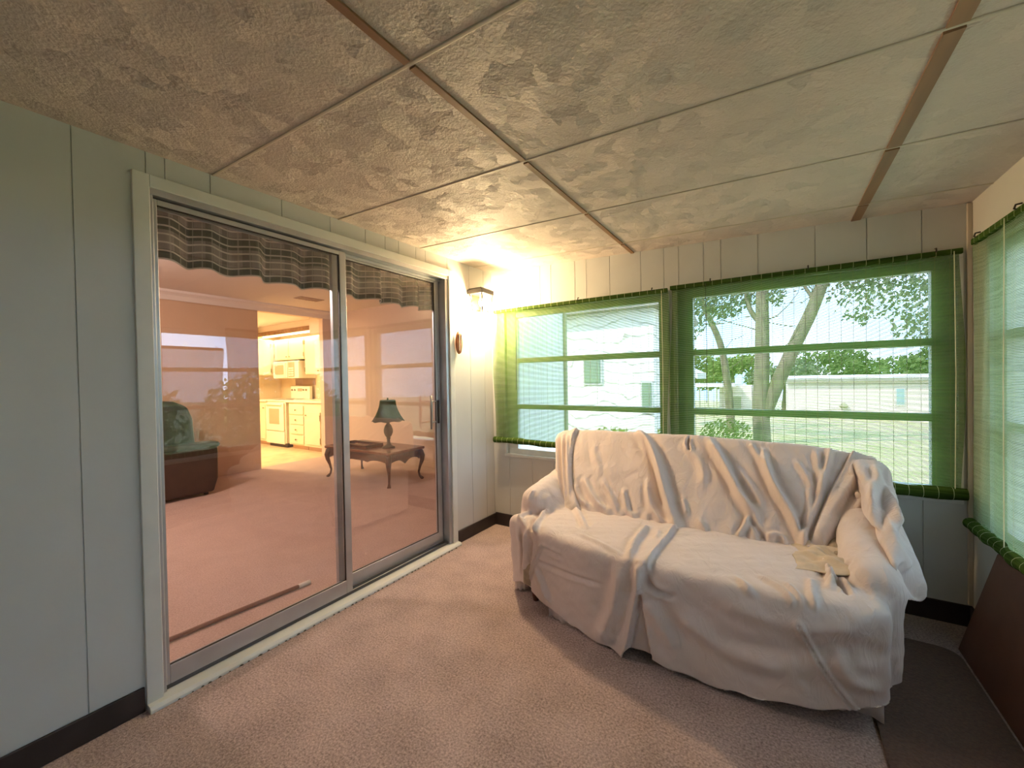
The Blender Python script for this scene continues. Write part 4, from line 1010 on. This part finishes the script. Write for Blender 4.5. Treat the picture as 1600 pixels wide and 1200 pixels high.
# lattice beside it
t = thing('lattice_screen', (2.25, 29.9, -1.5), 'white diagonal lattice screen left of the beige house', 'lattice')
m = MB()
for k in range(-3, 13):
    for sg, yy in ((1, 29.9), (-1, 29.87)):
        c = -1.4+k*.2; pts = []
        for q in range(23):
            x = 1.78+q*.025; z = c+(x-1.78 if sg > 0 else 2.33-x)
            if -1.4 <= z <= .72: pts.append((x, yy, z))
        if len(pts) > 1: m.tube([pts[0], pts[-1]], .02, 4)
m.build('slats', 'roof_white', t); MB().box((1.70, 29.85, -1.5), (1.76, 29.95, 1.2)).build('post', 'roof_white', t)
# white carport house further left
t = thing('carport', (-1.3, 30, -1.5), 'white carport with flat roof and thin posts at the left of the lawn', 'carport')
MB().box((-4.2, 28.6, .50), (-.1, 34, .66)).build('roof', 'roof_white', t)
for x in (-3.3, -2.1, -1.6, -1.1): MB().box((x-.04, 28.7, -1.5), (x+.04, 28.78, .5)).build('post', 'post_brown', t)
MB().box((-1.2, 31, -1.5), (.7, 34, .5)).build('wall', 'siding_pink', t)
MB().box((-.45, 30.95, -1.45), (.1, 31, -.2)).build('door', 'post_brown', t)
t = thing('porch_awning', (-1.5, 20, 1.2), 'sloping white awning roof at the left of the lawn view', 'awning')
m = MB(); m.add([(-4, 18.5, 2.9), (-4, 21, 2.9), (-.70, 21, 1.10), (-.70, 18.5, 1.10), (-4, 18.5, 3.0), (-4, 21, 3.0), (-.70, 21, 1.35), (-.70, 18.5, 1.35)], [(0,1,2,3),(7,6,5,4),(0,4,5,1),(1,5,6,2),(2,6,7,3),(3,7,4,0)]); m.build('roof', 'roof_white', t)
MB().box((-3.9, 19.9, gz(20)), (-3.8, 20.0, 2.9)).build('post', 'roof_white', t)
# big white building close to the left window
t = thing('white_building', (-3.3, 11, -.8), 'bright white sided building close behind the left window', 'building')
MB().box((-8.5, 9, -1.0), (-.15, 13, 2.75)).build('wall', 'siding_white', t)
m = MB(); m.prism([(8.7, 2.72), (13.3, 2.72), (13.3, 2.85), (11, 3.4), (8.7, 2.85)], 0, -8.8, .1); m.build('roof', 'roof_dark', t)
o = MB().box((-1.76, 8.96, 1.08), (-1.30, 9.0, 1.72)).build('window', 'window_alu', t); MB().box((-1.72, 8.94, 1.12), (-1.34, 8.965, 1.68)).build('pane', 'window_green', o)
o = MB().box((-.42, 8.96, .45), (-.17, 9.0, 1.15)).build('window', 'window_alu', t); MB().box((-.39, 8.94, .49), (-.20, 8.965, 1.11)).build('pane', 'window_green', o)
# trees
def leaves(m, c, R, n, size, rnd, flat=1):
    for _ in range(n):
        while True:
            p = Vector((rnd.uniform(-1, 1), rnd.uniform(-1, 1), rnd.uniform(-1, 1)))
            if p.length < 1: break
        p = Vector((p.x*R[0], p.y*R[1], p.z*R[2]))+Vector(c)
        a = Vector((rnd.gauss(0, 1), rnd.gauss(0, 1), rnd.gauss(0, 1))).normalized(); b = a.orthogonal().normalized(); s = size*rnd.uniform(.6, 1.4)
        q = a.cross(b)
        m.add([p-b*s, p+q*s*.45, p+b*s, p-q*s*.45], [(0, 1, 2, 3)])
def limb(m, pts, r0, r1, n=8):
    k = len(pts); P = []
    pts = [Vector(p) for p in pts]
    for i in range((k-1)*4+1):
        s = i/4; a = min(int(s), k-2); f = s-a
        p0 = pts[max(a-1, 0)]; p1 = pts[a]; p2 = pts[a+1]; p3 = pts[min(a+2, k-1)]
        P.append(.5*((2*p1)+(p2-p0)*f+(2*p0-5*p1+4*p2-p3)*f*f+(3*p1-p0-3*p2+p3)*f**3))
    L = len(P); m.tube(P, [r0+(r1-r0)*i/(L-1) for i in range(L)], n)
    return P
rnd = random.Random(5)
def twigs(m, P, n, ln, rnd, r=.018):
    for _ in range(n):
        p = P[rnd.randrange(len(P)//3, len(P))]; d = Vector((rnd.uniform(-1, 1), rnd.uniform(-.5, .5), rnd.uniform(-.1, 1))).normalized(); pts = [p]
        for k in range(5):
            d = (d+Vector((rnd.uniform(-.5, .5), rnd.uniform(-.3, .3), rnd.uniform(-.4, .4)))).normalized(); pts.append(pts[-1]+d*ln/5)
        m.tube(pts, [r, r*.8, r*.6, r*.5, r*.4, r*.25], 4)
t = thing('forked_tree', (1.6, 16, gz(16)), 'large tree with pale forked trunk standing on the lawn', 'tree')
m = MB(); A1 = limb(m, [(1.65, 16, gz(16)-.1), (1.62, 16, .2), (1.66, 16, 1.6), (1.68, 16, 3.0), (1.70, 16, 4.2), (1.9, 16, 6.5)], .26, .16, 12)
A2 = limb(m, [(1.7, 16, -.1), (2.15, 16, 1.1), (2.62, 16, 2.3), (3.0, 16, 3.2), (3.36, 16, 4.3), (3.9, 16.2, 6)], .22, .15, 12)
A3 = limb(m, [(1.66, 16, 2.9), (1.35, 16, 3.4), (1.22, 16, 4.0), (1.3, 16, 5.0)], .09, .05)
A4 = limb(m, [(3.1, 16, 3.5), (2.75, 16, 4.2), (2.4, 16, 5)], .06, .03)
m.build('trunk', 'bark', t, smooth=True)
m = MB()
for P in (A1, A2, A3, A4): twigs(m, P, 9, 2.2, rnd)
m.build('twigs', 'bark_dark', t)
m = MB()
for c, R, n in (((.6, 16.5, 4.0), (1.0, 1, .7), 700), ((4.6, 16.5, 3.6), (1.2, 1, .9), 500), ((6.8, 16.5, 3.9), (1.2, 1, 1.3), 900), ((.2, 16.5, 4.9), (1.6, 1, .8), 900), ((5.2, 16.5, 4.6), (2.2, 1, 1.2), 1400), ((2.3, 16.5, 5.6), (1.6, 1, .6), 500), ((-.6, 16.3, 3.6), (.9, .6, .8), 420), ((.3, 16, 3.4), (.5, .4, .4), 160), ((2.1, 15.8, 3.8), (.3, .3, .35), 90), ((6.0, 16, 3.2), (1.1, .7, .8), 420)):
    leaves(m, c, R, n, .085, rnd)
m.build('foliage', 'leaf_c', t)
t = thing('slim_tree', (.2, 19, gz(19)), 'slimmer leaning tree left of the forked tree', 'tree')
m = MB(); P = limb(m, [(.5, 19, gz(19)-.1), (.35, 19, 1.0), (.1, 19, 2.6), (-.5, 19, 4.2), (-1.0, 19, 6.0)], .17, .08); twigs(m, P, 10, 1.8, rnd); m.build('trunk', 'bark', t, smooth=True)
m = MB(); leaves(m, (-1.2, 19, 5.0), (1.4, .8, 1.2), 800, .09, rnd); leaves(m, (-1.4, 19, 3.2), (.9, .6, .7), 380, .09, rnd); m.build('foliage', 'leaf_a', t)
t = thing('oak_tree', (10.5, 22, gz(22)), 'spreading grey green tree at the right edge of the window view', 'tree')
m = MB(); P = limb(m, [(11, 22, gz(22)-.1), (10.8, 22, 1.5), (10.0, 22, 3.6), (8.8, 22, 5.8)], .35, .12); P2 = limb(m, [(10.8, 22, 1.6), (11.6, 22, 4), (11.5, 22, 7)], .2, .1); twigs(m, P, 14, 3, rnd, .03); twigs(m, P2, 14, 3, rnd, .03); m.build('trunk', 'bark', t, smooth=True)
m = MB()
for c, R, n in (((8.6, 22, 5.2), (2.2, 1.2, 1.6), 1500), ((11, 22, 4.2), (1.8, 1.2, 2.2), 1600), ((7.4, 22, 3.0), (1.5, .8, .7), 500)): leaves(m, c, R, n, .12, rnd)
m.build('foliage', 'leaf_c', t)
for k, (x, y, h, w, mt, lab) in enumerate(((-5.5, 37.2, 3.6, 3.4, 'leaf_b', 'bright green bushy tree above the carport roof'), (-1.2, 40.8, 3.1, 2.8, 'leaf_b', 'light green bushy tree between carport and lattice'),
        (2.6, 39.2, 2.6, 2.6, 'leaf_c', 'low grey green tree behind the lattice screen'), (6.0, 41.8, 3.2, 3.2, 'leaf_a', 'dark green tree rising behind the left half of the beige house roof'), (10.6, 38.5, 3.4, 3.2, 'leaf_a', 'dark green tree rising behind the right half of the beige house roof'), (15.5, 42, 4.5, 3.5, 'leaf_c', 'tall hazy tree right of the beige house'))):
    t = thing('bushy_tree', (x, y, gz(y)), lab, 'tree', None)
    m = MB(); limb(m, [(x, y, gz(y)-.1), (x+.1, y, 0), (x, y, h*.6)], .25, .1); m.build('trunk', 'bark_dark', t)
    m = MB()
    for q in range(9): leaves(m, (x+rnd.uniform(-w, w)*.75, y+rnd.uniform(-1, 1), rnd.uniform(.2, h-.6)), (w*.45, 1.0, .8), 300, .20, rnd)
    m.build('foliage', mt, t)
for k, (x, y, lab) in enumerate(((-1.6, 7.0, 'leafy shrub at the left below the white building'), (-.75, 8.1, 'leafy shrub in front of the white building, second from left'), (.35, 8.4, 'low shrub at the corner of the white building'), (.95, 12, 'round shrub on the lawn right of the white building'))):
    t = thing('shrub', (x, y, gz(y)), lab, 'shrub')
    m = MB()
    for q in range(5): m.tube([(x, y, gz(y)-.05), (x+rnd.uniform(-.3, .3), y, gz(y)+.5)], [.02, .01], 5)
    m.build('stems', 'bark_dark', t)
    m = MB(); leaves(m, (x, y, gz(y)+.55), (.65, .4, .45), 800, .05, rnd); m.build('foliage', 'leaf_b', t)
# bushes beyond the side windows
for k, (x, y, lab) in enumerate(((7.2, 1.6, 'green hedge bush outside the side window'), (7.5, 4.9, 'green bush outside near the porch corner'), (7.8, -1.8, 'green bush outside behind the camera side'))):
    t = thing('bush', (x, y, -.62), lab, 'shrub')
    m = MB(); m.tube([(x, y, -.62), (x, y, .5)], [.08, .05], 8); m.build('stem', 'bark_dark', t)
    m = MB(); leaves(m, (x, y, .5), (1.0, 1.5, 1.15), 2600, .09, rnd); m.build('foliage', 'leaf_b', t)
for o in list(bpy.data.objects):
    if '_o' in o: del o['_o']
